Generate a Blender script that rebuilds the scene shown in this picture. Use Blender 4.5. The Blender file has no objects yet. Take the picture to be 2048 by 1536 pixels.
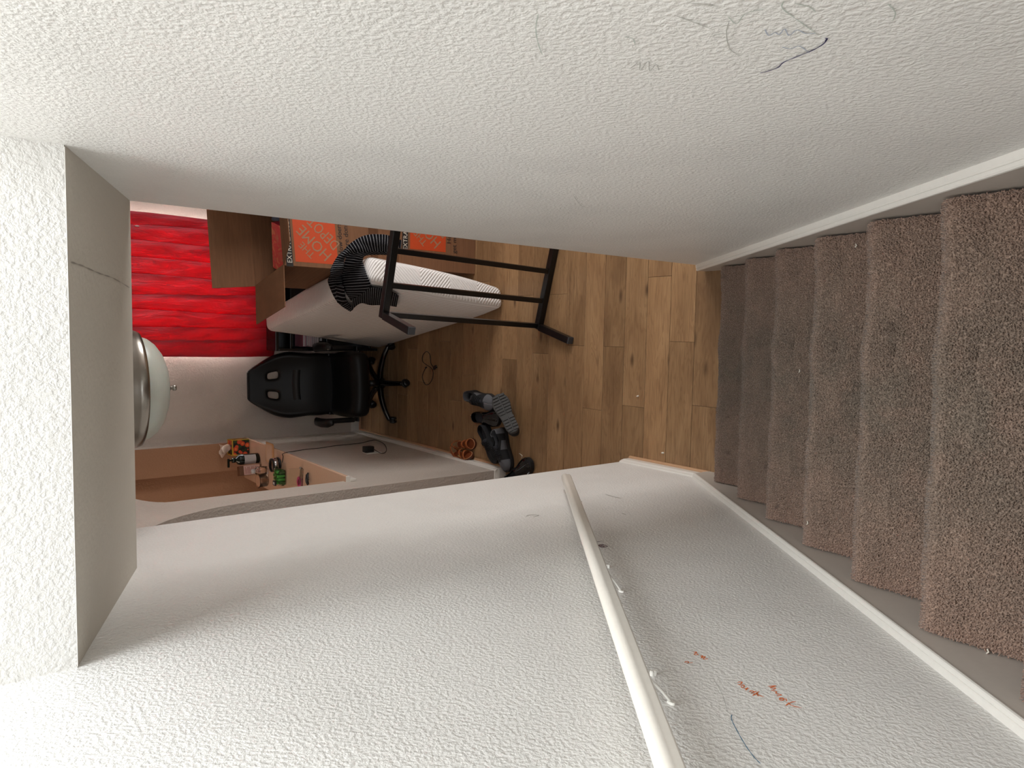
import bpy, bmesh, math, random
import numpy as np
from mathutils import Vector, Matrix
from mathutils.geometry import tessellate_polygon
from mathutils.bvhtree import BVHTree

random.seed(7)
SC = bpy.context.scene
COL = SC.collection

# ------------------------------------------------------------------ camera
CX, CY, CZ = 0.0823, -1.9503, 2.8692
YAW, PIT, ROLL, FPX = 0.0905, 0.6627, 0.0375, 1445.62
def cam_axes():
    f = Vector((-math.sin(YAW)*math.cos(PIT), math.cos(YAW)*math.cos(PIT), -math.sin(PIT)))
    r = Vector((math.cos(YAW), math.sin(YAW), 0))
    d = f.cross(r)
    c, s = math.cos(ROLL), math.sin(ROLL)
    return c*r + s*d, -s*r + c*d, f
AR, AD, AF = cam_axes()                       # right, down, forward of the upright view
CAMP = Vector((CX, CY, CZ))
cd = bpy.data.cameras.new('camera'); cam = bpy.data.objects.new('camera', cd); COL.objects.link(cam)
cd.sensor_fit = 'HORIZONTAL'; cd.sensor_width = 36; cd.lens = FPX/2048*36; cd.clip_start = .02
# the phone was held sideways: picture right = down, picture up = right
m = Matrix((( AD.x, AR.x, -AF.x), (AD.y, AR.y, -AF.y), (AD.z, AR.z, -AF.z))).to_4x4()
m.translation = CAMP
cam.matrix_world = m
SC.camera = cam
def ray(px, py):
    return (AR*(768-py) + AD*(px-1024) + AF*FPX).normalized()
def at(px, py, axis, val):                    # photo pixel -> point on the plane x, y or z = val
    d = ray(px, py); k = (val-CAMP[axis])/d[axis]
    return CAMP + d*k

# ------------------------------------------------------------------ light and exposure
SC.view_settings.view_transform = 'Standard'; SC.view_settings.look = 'None'
SC.view_settings.exposure = 0.0; SC.view_settings.gamma = 1.0
SC.view_settings.use_curve_mapping = False
w = bpy.data.worlds.new('world'); SC.world = w; w.use_nodes = True
w.node_tree.nodes['Background'].inputs[0].default_value = (.75, .87, 1, 1)
w.node_tree.nodes['Background'].inputs[1].default_value = 1.0
def area(name, loc, rot, sx, sy, power, col):
    l = bpy.data.lights.new(name, 'AREA'); l.shape = 'RECTANGLE'; l.size = sx; l.size_y = sy
    l.energy = power; l.color = col
    o = bpy.data.objects.new(name, l); o.location = loc; o.rotation_euler = rot; COL.objects.link(o)
    return o
R90 = math.pi/2
# loft and curtain window daylight, kitchen lamp, and added overhead, side and hall fills
area('loft_daylight', (3.54, -.9, 4.05), (R90, 0, R90), 3.0, 1.5, 85, (.90, .96, 1))
area('overhead_fill', (.75, -.8, 5.17), (0, 0, 0), 2.4, 1.7, 166, (.91, .965, 1))  # added overhead to brighten walls and treads; the ceiling has no opening
area('landing_daylight', (.45, -4.94, 4.05), (R90, 0, 0), 2.0, 1.5, 46, (.9, .96, 1))
area('window_daylight', (.385, 4.02, 1.45), (-R90, 0, 0), .97, 1.05, 150, (1, .97, .95))
area('side_fill', (2.55, .85, 1.45), (R90, 0, R90), 1.0, 1.2, 54, (1, .98, .97))  # fill added from the right to brighten the living room
area('hall_fill', (-3.15, 1.15, 1.45), (R90, 0, -R90), 1.1, 1.2, 6, (1, .92, .84))  # fill added beyond the arched doorway to lift the dim room
area('kitchen_light', (-2.1, 2.9, 2.3), (0, 0, 0), .5, .5, 8, (1, .78, .58))

# ------------------------------------------------------------------ helpers
def link(o, parent=None):
    COL.objects.link(o)
    if parent is not None: o.parent = parent
    return o
def mesh(name, verts, faces, mat=None, parent=None, smooth=False, world=False):
    me = bpy.data.meshes.new(name)
    if world and parent is not None:
        L = parent.location
        verts = [(v[0]-L[0], v[1]-L[1], v[2]-L[2]) for v in verts]
    me.from_pydata([tuple(v) for v in verts], [], faces); me.update()
    fix(me)
    if mat: me.materials.append(mat)
    if smooth: me.polygons.foreach_set('use_smooth', [True]*len(me.polygons))
    return link(bpy.data.objects.new(name, me), parent)
def fix(me):
    bm = bmesh.new(); bm.from_mesh(me); bmesh.ops.recalc_face_normals(bm, faces=bm.faces); bm.to_mesh(me); bm.free()
def from_bm(name, bm, mat=None, parent=None, smooth=False, world=False):
    bmesh.ops.recalc_face_normals(bm, faces=bm.faces)
    me = bpy.data.meshes.new(name)
    if world and parent is not None: bmesh.ops.translate(bm, verts=bm.verts, vec=-Vector(parent.location))
    bm.to_mesh(me); bm.free()
    if mat: me.materials.append(mat)
    if smooth: me.polygons.foreach_set('use_smooth', [True]*len(me.polygons))
    return link(bpy.data.objects.new(name, me), parent)
def bm_box(lo, hi, bev=0, seg=2, bm=None):
    b = bmesh.new()
    r = bmesh.ops.create_cube(b, size=1)
    for v in b.verts:
        v.co = Vector([lo[i] if v.co[i] < 0 else hi[i] for i in range(3)])
    if bev: bmesh.ops.bevel(b, geom=b.edges[:], offset=bev, segments=seg, affect='EDGES', profile=.5)
    if bm is None: return b
    me = bpy.data.meshes.new('t'); b.to_mesh(me); b.free(); bm.from_mesh(me); bpy.data.meshes.remove(me)
    return bm
def box(name, lo, hi, mat=None, parent=None, bev=0, seg=2, smooth=None, world=False):
    return from_bm(name, bm_box(lo, hi, bev, seg), mat, parent, bool(bev) and seg > 2 if smooth is None else smooth, world)
def V3(axis, a, u, v):                        # a along axis, (u, v) the two other coordinates in order
    return [(a, u, v), (u, a, v), (u, v, a)][axis]
def prism(name, outline, axis, a, b, mat=None, parent=None, holes=(), smooth=False, world=False, bev=0):
    loops = [list(outline)] + [list(h) for h in holes]
    flat = [p for l in loops for p in l]
    tris = tessellate_polygon([[Vector((p[0], p[1], 0)) for p in l] for l in loops]) if holes else [list(range(len(flat)))]
    n = len(flat)
    vs = [V3(axis, a, *p) for p in flat] + [V3(axis, b, *p) for p in flat]
    fs = [tuple(t) for t in tris] + [tuple(i+n for i in reversed(t)) for t in tris]
    k = 0
    for l in loops:
        for i in range(len(l)):
            j = (i+1) % len(l); fs.append((k+i, k+j, k+j+n, k+i+n))
        k += len(l)
    o = mesh(name, vs, fs, mat, parent, smooth, world)
    if bev:
        bm = bmesh.new(); bm.from_mesh(o.data)
        bmesh.ops.bevel(bm, geom=[e for e in bm.edges if len(e.link_faces) == 2 and e.calc_face_angle(0) > .6], offset=bev, segments=2, affect='EDGES', profile=.5)
        bm.to_mesh(o.data); bm.free()
    return o
def smooth_pts(pts, n=8, closed=False):       # catmull-rom
    P = [Vector(p) for p in pts]; out = []
    N = len(P)
    for i in range(N if closed else N-1):
        p0 = P[(i-1) % N] if closed or i > 0 else P[0]*2-P[1]
        p1 = P[i]; p2 = P[(i+1) % N]
        p3 = P[(i+2) % N] if closed or i+2 < N else P[-1]*2-P[-2]
        for k in range(n):
            t = k/n
            out.append(.5*((2*p1)+(p2-p0)*t+(2*p0-5*p1+4*p2-p3)*t*t+(3*p1-p0-3*p2+p3)*t**3))
    if not closed: out.append(P[-1])
    return out
def tube_data(pts, rad, seg=8, closed=False, cap=True, flat=None):
    pts = [Vector(p) for p in pts]; N = len(pts)
    vs = []; fs = []
    up = None
    for i, p in enumerate(pts):
        a = pts[i-1] if i > 0 or closed else p; b = pts[(i+1) % N] if i < N-1 or closed else p
        t = (b-a).normalized()
        if up is None:
            up = Vector((0, 0, 1)) if abs(t.z) < .9 else Vector((1, 0, 0))
        s = t.cross(up).normalized(); up = s.cross(t).normalized()
        r = rad[i] if isinstance(rad, (list, tuple)) else rad
        for k in range(seg):
            an = 2*math.pi*k/seg
            vs.append(p + s*math.cos(an)*r*(flat[0] if flat else 1) + up*math.sin(an)*r*(flat[1] if flat else 1))
    for i in range(N if closed else N-1):
        for k in range(seg):
            j = (i+1) % N
            fs.append((i*seg+k, i*seg+(k+1) % seg, j*seg+(k+1) % seg, j*seg+k))
    if cap and not closed:
        fs.append(tuple(range(seg))); fs.append(tuple((N-1)*seg+k for k in range(seg)))
    return vs, fs
def tube(name, pts, rad, mat=None, parent=None, seg=8, closed=False, world=False, flat=None):
    v, f = tube_data(pts, rad, seg, closed, flat=flat)
    return mesh(name, v, f, mat, parent, True, world)
def lathe(name, prof, mat=None, parent=None, seg=32, at_=(0, 0, 0), smooth=True, world=False):
    vs = []; fs = []; n = len(prof)
    for k in range(seg):
        a = 2*math.pi*k/seg
        for r, z in prof: vs.append((at_[0]+r*math.cos(a), at_[1]+r*math.sin(a), at_[2]+z))
    for k in range(seg):
        for i in range(n-1):
            j = (k+1) % seg
            fs.append((k*n+i, j*n+i, j*n+i+1, k*n+i+1))
    o = mesh(name, vs, fs, mat, parent, smooth, world)
    bm = bmesh.new(); bm.from_mesh(o.data); bmesh.ops.remove_doubles(bm, verts=bm.verts, dist=1e-5); bmesh.ops.recalc_face_normals(bm, faces=bm.faces); bm.to_mesh(o.data); bm.free()
    return o
def loft(name, rings, mat=None, parent=None, cap=True, smooth=True, closed=True, world=False):
    n = len(rings[0]); vs = [v for r in rings for v in r]; fs = []
    for i in range(len(rings)-1):
        for k in range(n if closed else n-1):
            j = (k+1) % n
            fs.append((i*n+k, i*n+j, (i+1)*n+j, (i+1)*n+k))
    if cap and closed:
        fs.append(tuple(range(n))); fs.append(tuple((len(rings)-1)*n+k for k in range(n)))
    return mesh(name, vs, fs, mat, parent, smooth, world)
def empty(name, loc=(0, 0, 0), rz=0):
    o = bpy.data.objects.new(name, None); o.location = loc; o.rotation_euler = (0, 0, rz); o.empty_display_size = .05
    return link(o)
def tag(o, label, cat, group=None, kind=None):
    o['label'] = label; o['category'] = cat
    if group: o['group'] = group
    if kind: o['kind'] = kind
    return o
def struct(o, label=None, cat=None):
    o['kind'] = 'structure'
    if label: o['label'] = label
    if cat: o['category'] = cat
    return o
def subsurf(o, n=2):
    md = o.modifiers.new('subdivision', 'SUBSURF'); md.levels = n; md.render_levels = n; return o
def solidify(o, t, off=-1):
    md = o.modifiers.new('thickness', 'SOLIDIFY'); md.thickness = t; md.offset = off; return o
def text_verts(body, size):
    cu = bpy.data.curves.new('txt', 'FONT'); cu.body = body; cu.size = size; cu.resolution_u = 2
    o = bpy.data.objects.new('txt', cu); COL.objects.link(o)
    me = bpy.data.meshes.new_from_object(o.evaluated_get(bpy.context.evaluated_depsgraph_get()))
    vs = [v.co.copy() for v in me.vertices]; fs = [tuple(p.vertices) for p in me.polygons]
    bpy.data.objects.remove(o); bpy.data.curves.remove(cu); bpy.data.meshes.remove(me)
    return vs, fs
def text_on(name, body, size, origin, ux, uy, mat, parent, world=False, squeeze=1, center=False):
    vs, fs = text_verts(body, size)
    if center:
        x0 = min(v.x for v in vs); x1 = max(v.x for v in vs); y0 = min(v.y for v in vs); y1 = max(v.y for v in vs)
        for v in vs: v.x -= (x0+x1)/2; v.y -= (y0+y1)/2
    O = Vector(origin); U = Vector(ux).normalized(); W_ = Vector(uy).normalized()
    return mesh(name, [O+U*v.x*squeeze+W_*v.y for v in vs], fs, mat, parent, world=world)

# ------------------------------------------------------------------ materials
def nodes(name):
    ma = bpy.data.materials.new(name); ma.use_nodes = True
    return ma, ma.node_tree, ma.node_tree.nodes['Principled BSDF']
def srgb(r, g, b):
    f = lambda c: (c/255/12.92) if c/255 <= .04045 else ((c/255+.055)/1.055)**2.4
    return (f(r), f(g), f(b), 1)
def N(nt, t, **kw):
    n = nt.nodes.new(t)
    for k, v in kw.items():
        if hasattr(n, k): setattr(n, k, v)
        else: n.inputs[k.replace('_', ' ')].default_value = v
    return n
def ramp(nt, fac, stops):
    r = nt.nodes.new('ShaderNodeValToRGB'); e = r.color_ramp.elements
    while len(e) < len(stops): e.new(.5)
    for el, (p, c) in zip(e, stops):
        el.position = p; el.color = c if len(c) == 4 else (*c, 1)
    nt.links.new(fac, r.inputs[0]); return r.outputs[0]
def mixc(nt, fac, a, b, mode='MIX'):
    n = nt.nodes.new('ShaderNodeMix'); n.data_type = 'RGBA'; n.blend_type = mode
    for s, v in ((n.inputs[0], fac), (n.inputs[6], a), (n.inputs[7], b)):
        if hasattr(v, 'is_output'): nt.links.new(v, s)
        else: s.default_value = v
    return n.outputs[2]
def math_(nt, op, a, b=0.0, clamp=False):
    n = nt.nodes.new('ShaderNodeMath'); n.operation = op; n.use_clamp = clamp
    for s, v in ((n.inputs[0], a), (n.inputs[1], b)):
        if hasattr(v, 'is_output'): nt.links.new(v, s)
        else: s.default_value = v
    return n.outputs[0]
def coords(nt, kind='Object', scale=(1, 1, 1), rot=(0, 0, 0)):
    t = nt.nodes.new('ShaderNodeTexCoord'); mp = nt.nodes.new('ShaderNodeMapping')
    mp.inputs['Scale'].default_value = scale; mp.inputs['Rotation'].default_value = rot
    nt.links.new(t.outputs[kind], mp.inputs[0]); return mp.outputs[0]
def noise(nt, vec, scale, detail=3, rough=.5, dist=0):
    n = nt.nodes.new('ShaderNodeTexNoise'); n.inputs['Scale'].default_value = scale
    n.inputs['Detail'].default_value = detail; n.inputs['Roughness'].default_value = rough; n.inputs['Distortion'].default_value = dist
    nt.links.new(vec, n.inputs['Vector']); return n.outputs['Fac']
def bump(nt, h, bsdf, strength=.3, dist=.002):
    b = nt.nodes.new('ShaderNodeBump'); b.inputs['Strength'].default_value = strength; b.inputs['Distance'].default_value = dist
    nt.links.new(h, b.inputs['Height']); nt.links.new(b.outputs[0], bsdf.inputs['Normal']); return b
def plain(name, col, rough=.5, metal=0, spec=.5, **kw):
    ma, nt, b = nodes(name)
    b.inputs['Base Color'].default_value = srgb(*col); b.inputs['Roughness'].default_value = rough
    b.inputs['Metallic'].default_value = metal; b.inputs['Specular IOR Level'].default_value = spec
    for k, v in kw.items(): b.inputs[k.replace('_', ' ')].default_value = v
    nz = noise(nt, coords(nt), 60, 2)            # fine unevenness so that no surface is perfectly flat
    cc = mixc(nt, .08, srgb(*col), (0, 0, 0, 1), 'MIX')
    nt.links.new(mixc(nt, nz, srgb(*col), cc), b.inputs['Base Color'])
    return ma
def wall_paint(name, col, bumps=.5, rough=.45, scale=75, dirt=.25, dist=.003):
    ma, nt, b = nodes(name)
    co = coords(nt)
    h1 = ramp(nt, noise(nt, co, scale, 2, .5, .15), [(.36, (0, 0, 0)), (.66, (1, 1, 1))])
    h2 = noise(nt, co, scale*3.2, 2, .5)
    h = math_(nt, 'ADD', h1, math_(nt, 'MULTIPLY', h2, .35))
    bump(nt, h, b, bumps, dist)
    d1 = ramp(nt, noise(nt, co, 2.3, 5, .62, .4), [(.45, (0, 0, 0)), (.78, (1, 1, 1))])
    c = srgb(*col); dk = tuple(x*.62 for x in c[:3])+(1,)
    nt.links.new(mixc(nt, math_(nt, 'MULTIPLY', d1, dirt), c, dk), b.inputs['Base Color'])
    b.inputs['Roughness'].default_value = rough; b.inputs['Specular IOR Level'].default_value = .4
    return ma
M = {}
M['wall'] = wall_paint('wall_paint', (228, 225, 220), .40, .42, 120)
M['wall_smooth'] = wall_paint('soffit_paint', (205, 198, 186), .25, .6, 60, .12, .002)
M['wall_room'] = wall_paint('room_paint', (198, 188, 178), .5, .5, 80, .3)
M['kitchen'] = wall_paint('kitchen_paint', (170, 128, 98), .4, .5, 80, .2)
M['ceiling'] = wall_paint('ceiling_paint', (215, 212, 206), .5, .7, 60, .1)
M['trim'] = plain('trim_paint', (225, 220, 212), .32)
M['skirt'] = plain('skirt_paint', (196, 187, 177), .38)
M['rail'] = plain('rail_paint', (226, 219, 208), .28)
M['shoe_mould'] = plain('quarter_round', (190, 150, 115), .4)

def wood_floor():
    ma, nt, b = nodes('oak_plank')
    t = nt.nodes.new('ShaderNodeTexCoord'); oi = nt.nodes.new('ShaderNodeObjectInfo')
    comb = nt.nodes.new('ShaderNodeCombineXYZ')
    nt.links.new(math_(nt, 'MULTIPLY', oi.outputs['Random'], 37.0), comb.inputs[0])
    nt.links.new(math_(nt, 'MULTIPLY', oi.outputs['Random'], 91.0), comb.inputs[1])
    nt.links.new(math_(nt, 'MULTIPLY', oi.outputs['Random'], 13.0), comb.inputs[2])
    add = nt.nodes.new('ShaderNodeVectorMath'); add.operation = 'ADD'
    nt.links.new(t.outputs['Object'], add.inputs[0]); nt.links.new(comb.outputs[0], add.inputs[1])
    def mp(sc):
        n = nt.nodes.new('ShaderNodeMapping'); n.inputs['Scale'].default_value = sc
        nt.links.new(add.outputs[0], n.inputs[0]); return n.outputs[0]
    # cathedral figure: bands across the plank bent by slow noise
    fig = noise(nt, mp((1.6, 11, 1)), 1.5, 2, .5, .9)
    rings = math_(nt, 'SINE', math_(nt, 'MULTIPLY', fig, 60))
    rings = ramp(nt, rings, [(.0, (0, 0, 0)), (1, (1, 1, 1))])
    grain = noise(nt, mp((3, 130, 1)), 2.0, 5, .65)
    big = noise(nt, mp((1.3, 5, 1)), 1.4, 4, .6, .6)
    c = ramp(nt, big, [(.2, srgb(122, 92, 64)), (.5, srgb(155, 121, 86)), (.8, srgb(176, 142, 104))])
    c = mixc(nt, math_(nt, 'MULTIPLY', rings, .30), c, srgb(112, 80, 54))
    c = mixc(nt, ramp(nt, grain, [(.45, (0, 0, 0)), (.75, (.55, .55, .55))]), c, srgb(92, 64, 43))
    # knots and dark mineral streaks
    vo = nt.nodes.new('ShaderNodeTexVoronoi'); vo.inputs['Scale'].default_value = 1.0
    nt.links.new(mp((3.0, 8.5, 1)), vo.inputs['Vector'])
    kn = ramp(nt, math_(nt, 'ADD', vo.outputs['Distance'], math_(nt, 'MULTIPLY', grain, .10)), [(.08, (1, 1, 1)), (.20, (0, 0, 0))])
    c = mixc(nt, math_(nt, 'MULTIPLY', kn, .8), c, srgb(58, 36, 22))
    st = ramp(nt, noise(nt, mp((1.1, 26, 1)), 1.2, 3, .6, 1.2), [(.66, (0, 0, 0)), (.76, (1, 1, 1))])
    c = mixc(nt, math_(nt, 'MULTIPLY', st, .45), c, srgb(70, 44, 26))
    tone = math_(nt, 'ADD', math_(nt, 'MULTIPLY', oi.outputs['Random'], .30), .80)
    hv = nt.nodes.new('ShaderNodeHueSaturation'); nt.links.new(c, hv.inputs['Color']); nt.links.new(tone, hv.inputs['Value'])
    nt.links.new(hv.outputs[0], b.inputs['Base Color'])
    b.inputs['Roughness'].default_value = .42; b.inputs['Specular IOR Level'].default_value = .35
    bump(nt, math_(nt, 'ADD', grain, math_(nt, 'MULTIPLY', rings, .3)), b, .12, .0008)
    return ma
M['oak'] = wood_floor()
M['underlay'] = plain('floor_underlay', (60, 40, 26), .8)

def carpet(name, pile=False):
    ma, nt, b = nodes(name)
    g = nt.nodes.new('ShaderNodeNewGeometry')
    sx = nt.nodes.new('ShaderNodeSeparateXYZ'); nt.links.new(g.outputs['Position'], sx.inputs[0])
    co = nt.nodes.new('ShaderNodeMapping'); nt.links.new(g.outputs['Position'], co.inputs[0]); co = co.outputs[0]
    fleck = noise(nt, co, 260, 2, .6)
    blot = noise(nt, co, 9, 4, .6, .5)
    c = ramp(nt, fleck, [(.3, srgb(108, 84, 72)), (.5, srgb(150, 122, 106)), (.72, srgb(182, 154, 137))])
    # trodden middle of the flight is greyer and darker than the clean edges
    dx = math_(nt, 'ABSOLUTE', math_(nt, 'ADD', sx.outputs[0], .08))
    wear = math_(nt, 'SUBTRACT', 1.0, math_(nt, 'DIVIDE', dx, .47), True)
    wear = math_(nt, 'MULTIPLY', math_(nt, 'POWER', wear, .42), ramp(nt, blot, [(.25, (.45, .45, .45)), (.6, (1, 1, 1))]))
    cw = ramp(nt, fleck, [(.3, srgb(84, 73, 63)), (.5, srgb(116, 103, 91)), (.72, srgb(146, 132, 118))])
    c = mixc(nt, math_(nt, 'MULTIPLY', wear, .95), c, cw)
    spot = ramp(nt, noise(nt, co, 17, 3, .5), [(.66, (0, 0, 0)), (.74, (1, 1, 1))])
    c = mixc(nt, math_(nt, 'MULTIPLY', spot, .35), c, srgb(52, 40, 34))
    nt.links.new(c, b.inputs['Base Color'])
    b.inputs['Roughness'].default_value = .95; b.inputs['Specular IOR Level'].default_value = .1
    b.inputs['Sheen Weight'].default_value = .15
    if not pile: bump(nt, noise(nt, co, 220, 3, .6), b, .8, .004)
    return ma
M['carpet'] = carpet('stair_carpet')
M['pile'] = carpet('stair_carpet_pile', True)

# ------------------------------------------------------------------ structure
T, RI = .255, .1964                            # run and rise of a step; nosing of step 1 stands at y = 0
XL, XR = -.560, .3841                         # carpet edges
WL, WR = -.5903, .4163                         # stair walls
YR, YLE = .2375, .6733                         # far ends of the right and left stair wall
XB, YJ, YB = -.8163, 1.7749, 3.893             # room side wall, its near end, back wall
ZC = 2.47                                      # living room ceiling
YBACK, ZTOP, ZL = -5.0, 5.2, 2.75               # loft end wall, loft ceiling, loft floor
XLO = 3.6                                      # far wall of the loft
XRR = 2.6                                      # far right wall of the living room
XK = -3.2                                      # far wall of the kitchen behind the pass-through
YF = -.12                                      # front of the hall and kitchen

wr = prism('wall_right', [(YR, 0), (YR, 2.95), (-1.9, 2.95), (-1.9, ZL), (-3.7, ZL), (-3.7, 0)], 0, WR, WR+.13, M['wall'])
struct(wr, 'long textured off-white wall along the carpeted stairs, no handrail on it', 'wall')
wl = prism('wall_left', [(YLE, 0), (YLE, ZL), (YB+.12, ZL), (YB+.12, ZTOP), (YBACK, ZTOP), (YBACK, 0)], 0, WL-.13, WL, M['wall'])
struct(wl, 'textured white stair wall that carries the painted handrail', 'wall')
# bulkhead over the stairs: lit face towards the landing, sloping soffit
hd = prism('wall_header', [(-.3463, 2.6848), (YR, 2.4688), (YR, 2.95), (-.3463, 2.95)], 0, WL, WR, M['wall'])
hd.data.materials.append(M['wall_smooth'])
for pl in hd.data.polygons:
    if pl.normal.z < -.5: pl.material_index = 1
struct(hd, 'white bulkhead with a sloping grey soffit spanning the stairs', 'bulkhead')
# the loft that the stairs lead up to
struct(box('ceiling_loft', (WL-.13, YBACK, ZTOP), (XLO, YB+.12, ZTOP+.1), M['ceiling']), 'plain white ceiling of the loft above the flight', 'ceiling')
hole = [(-.55, 3.3), (1.45, 3.3), (1.45, 4.8), (-.55, 4.8)]
struct(prism('wall_landing', [(WL-.13, 0), (XLO, 0), (XLO, ZTOP), (WL-.13, ZTOP)], 1, YBACK-.12, YBACK, M['wall'], holes=[hole]), 'landing end wall with a window opening', 'wall')
hole = [(-2.4, 3.3), (.6, 3.3), (.6, 4.8), (-2.4, 4.8)]
struct(prism('wall_loft_right', [(YBACK, ZL), (YB+.12, ZL), (YB+.12, ZTOP), (YBACK, ZTOP)], 0, XLO, XLO+.12, M['wall'], holes=[hole]), 'side wall of the loft with a wide window', 'wall')
struct(box('wall_loft_back', (WL, YB, ZL), (XLO, YB+.12, ZTOP), M['wall']), 'far wall of the loft above the living room', 'wall')
struct(box('floor_landing', (WL, YBACK, ZL-.15), (WR+.13, -3.31, ZL), M['carpet']), 'carpeted floor at the head of the stairs', 'floor')
struct(box('floor_loft', (WR+.13, YBACK, ZL-.15), (XLO, YB, ZL), M['carpet']), 'carpeted floor of the loft beside the stairs', 'floor')
struct(box('floor_loft_front', (WL, YR, ZL-.15), (WR+.13, YB, ZL), M['carpet']), 'carpeted loft floor above the living room', 'floor')
# living room shell
struct(prism('ceiling', [(WR+.13, YF), (XRR, YF), (XRR, YB+.12), (WR, YB+.12), (WR, YR), (WR+.13, YR)], 2, ZC, ZC+.1, M['ceiling']), 'plain ceiling of the living room below', 'ceiling')
struct(box('ceiling_hall', (XK, YF, ZC), (WR, YB+.12, ZC+.1), M['ceiling']) if False else prism('ceiling_hall', [(XK, YF), (WL-.13, YF), (WL-.13, YLE), (WL, YLE), (WL, YR), (WR, YR), (WR, YB+.12), (XK, YB+.12)], 2, ZC, ZC+.1, M['ceiling']), 'ceiling over the foot of the stairs and the hall', 'ceiling')
win = [(-.10, .90), (.87, .90), (.87, 2.0), (-.10, 2.0)]
struct(box('wall_kitchen_back', (XK, YB, 0), (XB-.20, YB+.12, ZC), M['kitchen']), 'warm brown back wall of the kitchen beyond the pass-through', 'wall')
struct(prism('wall_back', [(XB-.20, 0), (XRR, 0), (XRR, ZC), (XB-.20, ZC)], 1, YB, YB+.12, M['wall_room'], holes=[win]), 'beige textured back wall behind the red curtain', 'wall')
sw = [(.3, .9), (1.4, .9), (1.4, 2.05), (.3, 2.05)]
struct(prism('wall_room_right', [(YF, 0), (YB+.12, 0), (YB+.12, ZC), (YF, ZC)], 0, XRR, XRR+.12, M['wall_room'], holes=[sw]), 'living room wall out of sight to the right, with an added window opening', 'wall')
struct(box('wall_room_front', (WR+.13, YF-.1, 0), (XRR, YF, ZC), M['wall_room']), 'living room wall behind the stairs', 'wall')
struct(prism('wall_kitchen', [(YF, 0), (YB+.12, 0), (YB+.12, ZC), (YF, ZC)], 0, XK-.1, XK, M['kitchen'], holes=[[(.6, .85), (1.7, .85), (1.7, 2.05), (.6, 2.05)]]), 'warm brown kitchen wall seen through the pass-through', 'wall')
struct(box('wall_hall_front', (XK, YF-.1, 0), (WL-.13, YF, ZC), M['kitchen']), 'end wall of the hall beside the stairs', 'wall')
# side wall of the room with an arched doorway and an arched pass-through
def arc(yc, zc, a, b, t0, t1, n=20): return [(yc+a*math.cos(math.radians(t0+(t1-t0)*i/n)), zc+b*math.sin(math.radians(t0+(t1-t0)*i/n))) for i in range(n+1)]
dcx = (YJ+.70)/2; dhw = (YJ-.70)/2
outer = [(YF, 0), (.70, 0)] + arc(dcx, 1.62, dhw, .66, 180, 0)[0:] + [(YJ, 0), (YB, 0), (YB, ZC), (YF, ZC)]
PY0, PY1, PZ = 1.994, 3.80, 1.035
passhole = [(PY0, PZ-.0225), (PY1, PZ-.0225)] + arc((PY0+PY1)/2, 1.98, (PY1-PY0)/2, .24, 0, 180, 24)
M['jamb'] = M['wall_room']
wrl = prism('wall_room_left', outer, 0, XB-.22, XB, M['wall_room'], holes=[passhole])
wrl.data.materials.append(M['kitchen'])
for pl in wrl.data.polygons:                     # the kitchen side and the reveal of the pass-through carry the kitchen paint
    if pl.normal.x < -.5 or (abs(pl.normal.x) < .5 and pl.center.z > .9 and PY0-.01 < pl.center.y < PY1+.01): pl.material_index = 1
struct(wrl, 'beige side wall with an arched doorway and an arched pass-through', 'wall')

# windows: frame and glass behind the curtain and on the landing
M['vinyl'] = plain('window_vinyl', (235, 235, 232), .3)
def glass_mat(name, col=(1, 1, 1), rough=0, ior=1.45):
    ma, nt, b = nodes(name)
    b.inputs['Base Color'].default_value = (*col, 1); b.inputs['Transmission Weight'].default_value = 1
    b.inputs['Roughness'].default_value = rough; b.inputs['IOR'].default_value = ior
    return ma
M['glass'] = glass_mat('window_glass', (.97, .99, .98), 0, 1.02)
def window(name, axis, pos, u0, u1, v0, v1, label):
    root = empty(name, V3(axis, pos, (u0+u1)/2, v0)); struct(root, label, 'window')
    for i, (a, b, c, d) in enumerate([(u0, u1, v0, v0+.045), (u0, u1, v1-.045, v1), (u0, u0+.045, v0+.045, v1-.045), (u1-.045, u1, v0+.045, v1-.045), (u0+.045, u1-.045, (v0+v1)/2-.025, (v0+v1)/2+.025)]):
        lo = V3(axis, pos-.02, a, c); hi = V3(axis, pos+.02, b, d)
        box('window_frame', lo, hi, M['vinyl'], root, .004, world=True)
    box('pane', V3(axis, pos-.003, u0+.045, v0+.045), V3(axis, pos+.003, u1-.045, v1-.045), M['glass'], root, world=True)
window('window_1', 1, YB+.05, -.10, .87, .90, 2.0, 'window hidden behind the red curtain')
window('window_2', 1, YBACK-.06, -.55, 1.45, 3.3, 4.8, 'landing window above the stairs')
window('window_4', 0, XLO+.06, -2.4, .6, 3.3, 4.8, 'wide loft window above the stairs')
window('added_window_5', 0, XK-.05, .6, 1.7, .85, 2.05, 'added hall window, unseen, around the fill light')  # unseen, added to surround the hall fill
window('added_window_3', 0, XRR+.06, .3, 1.4, .9, 2.05, 'added side window, unseen, around the living room fill light')  # unseen, added to surround the side fill

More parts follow.
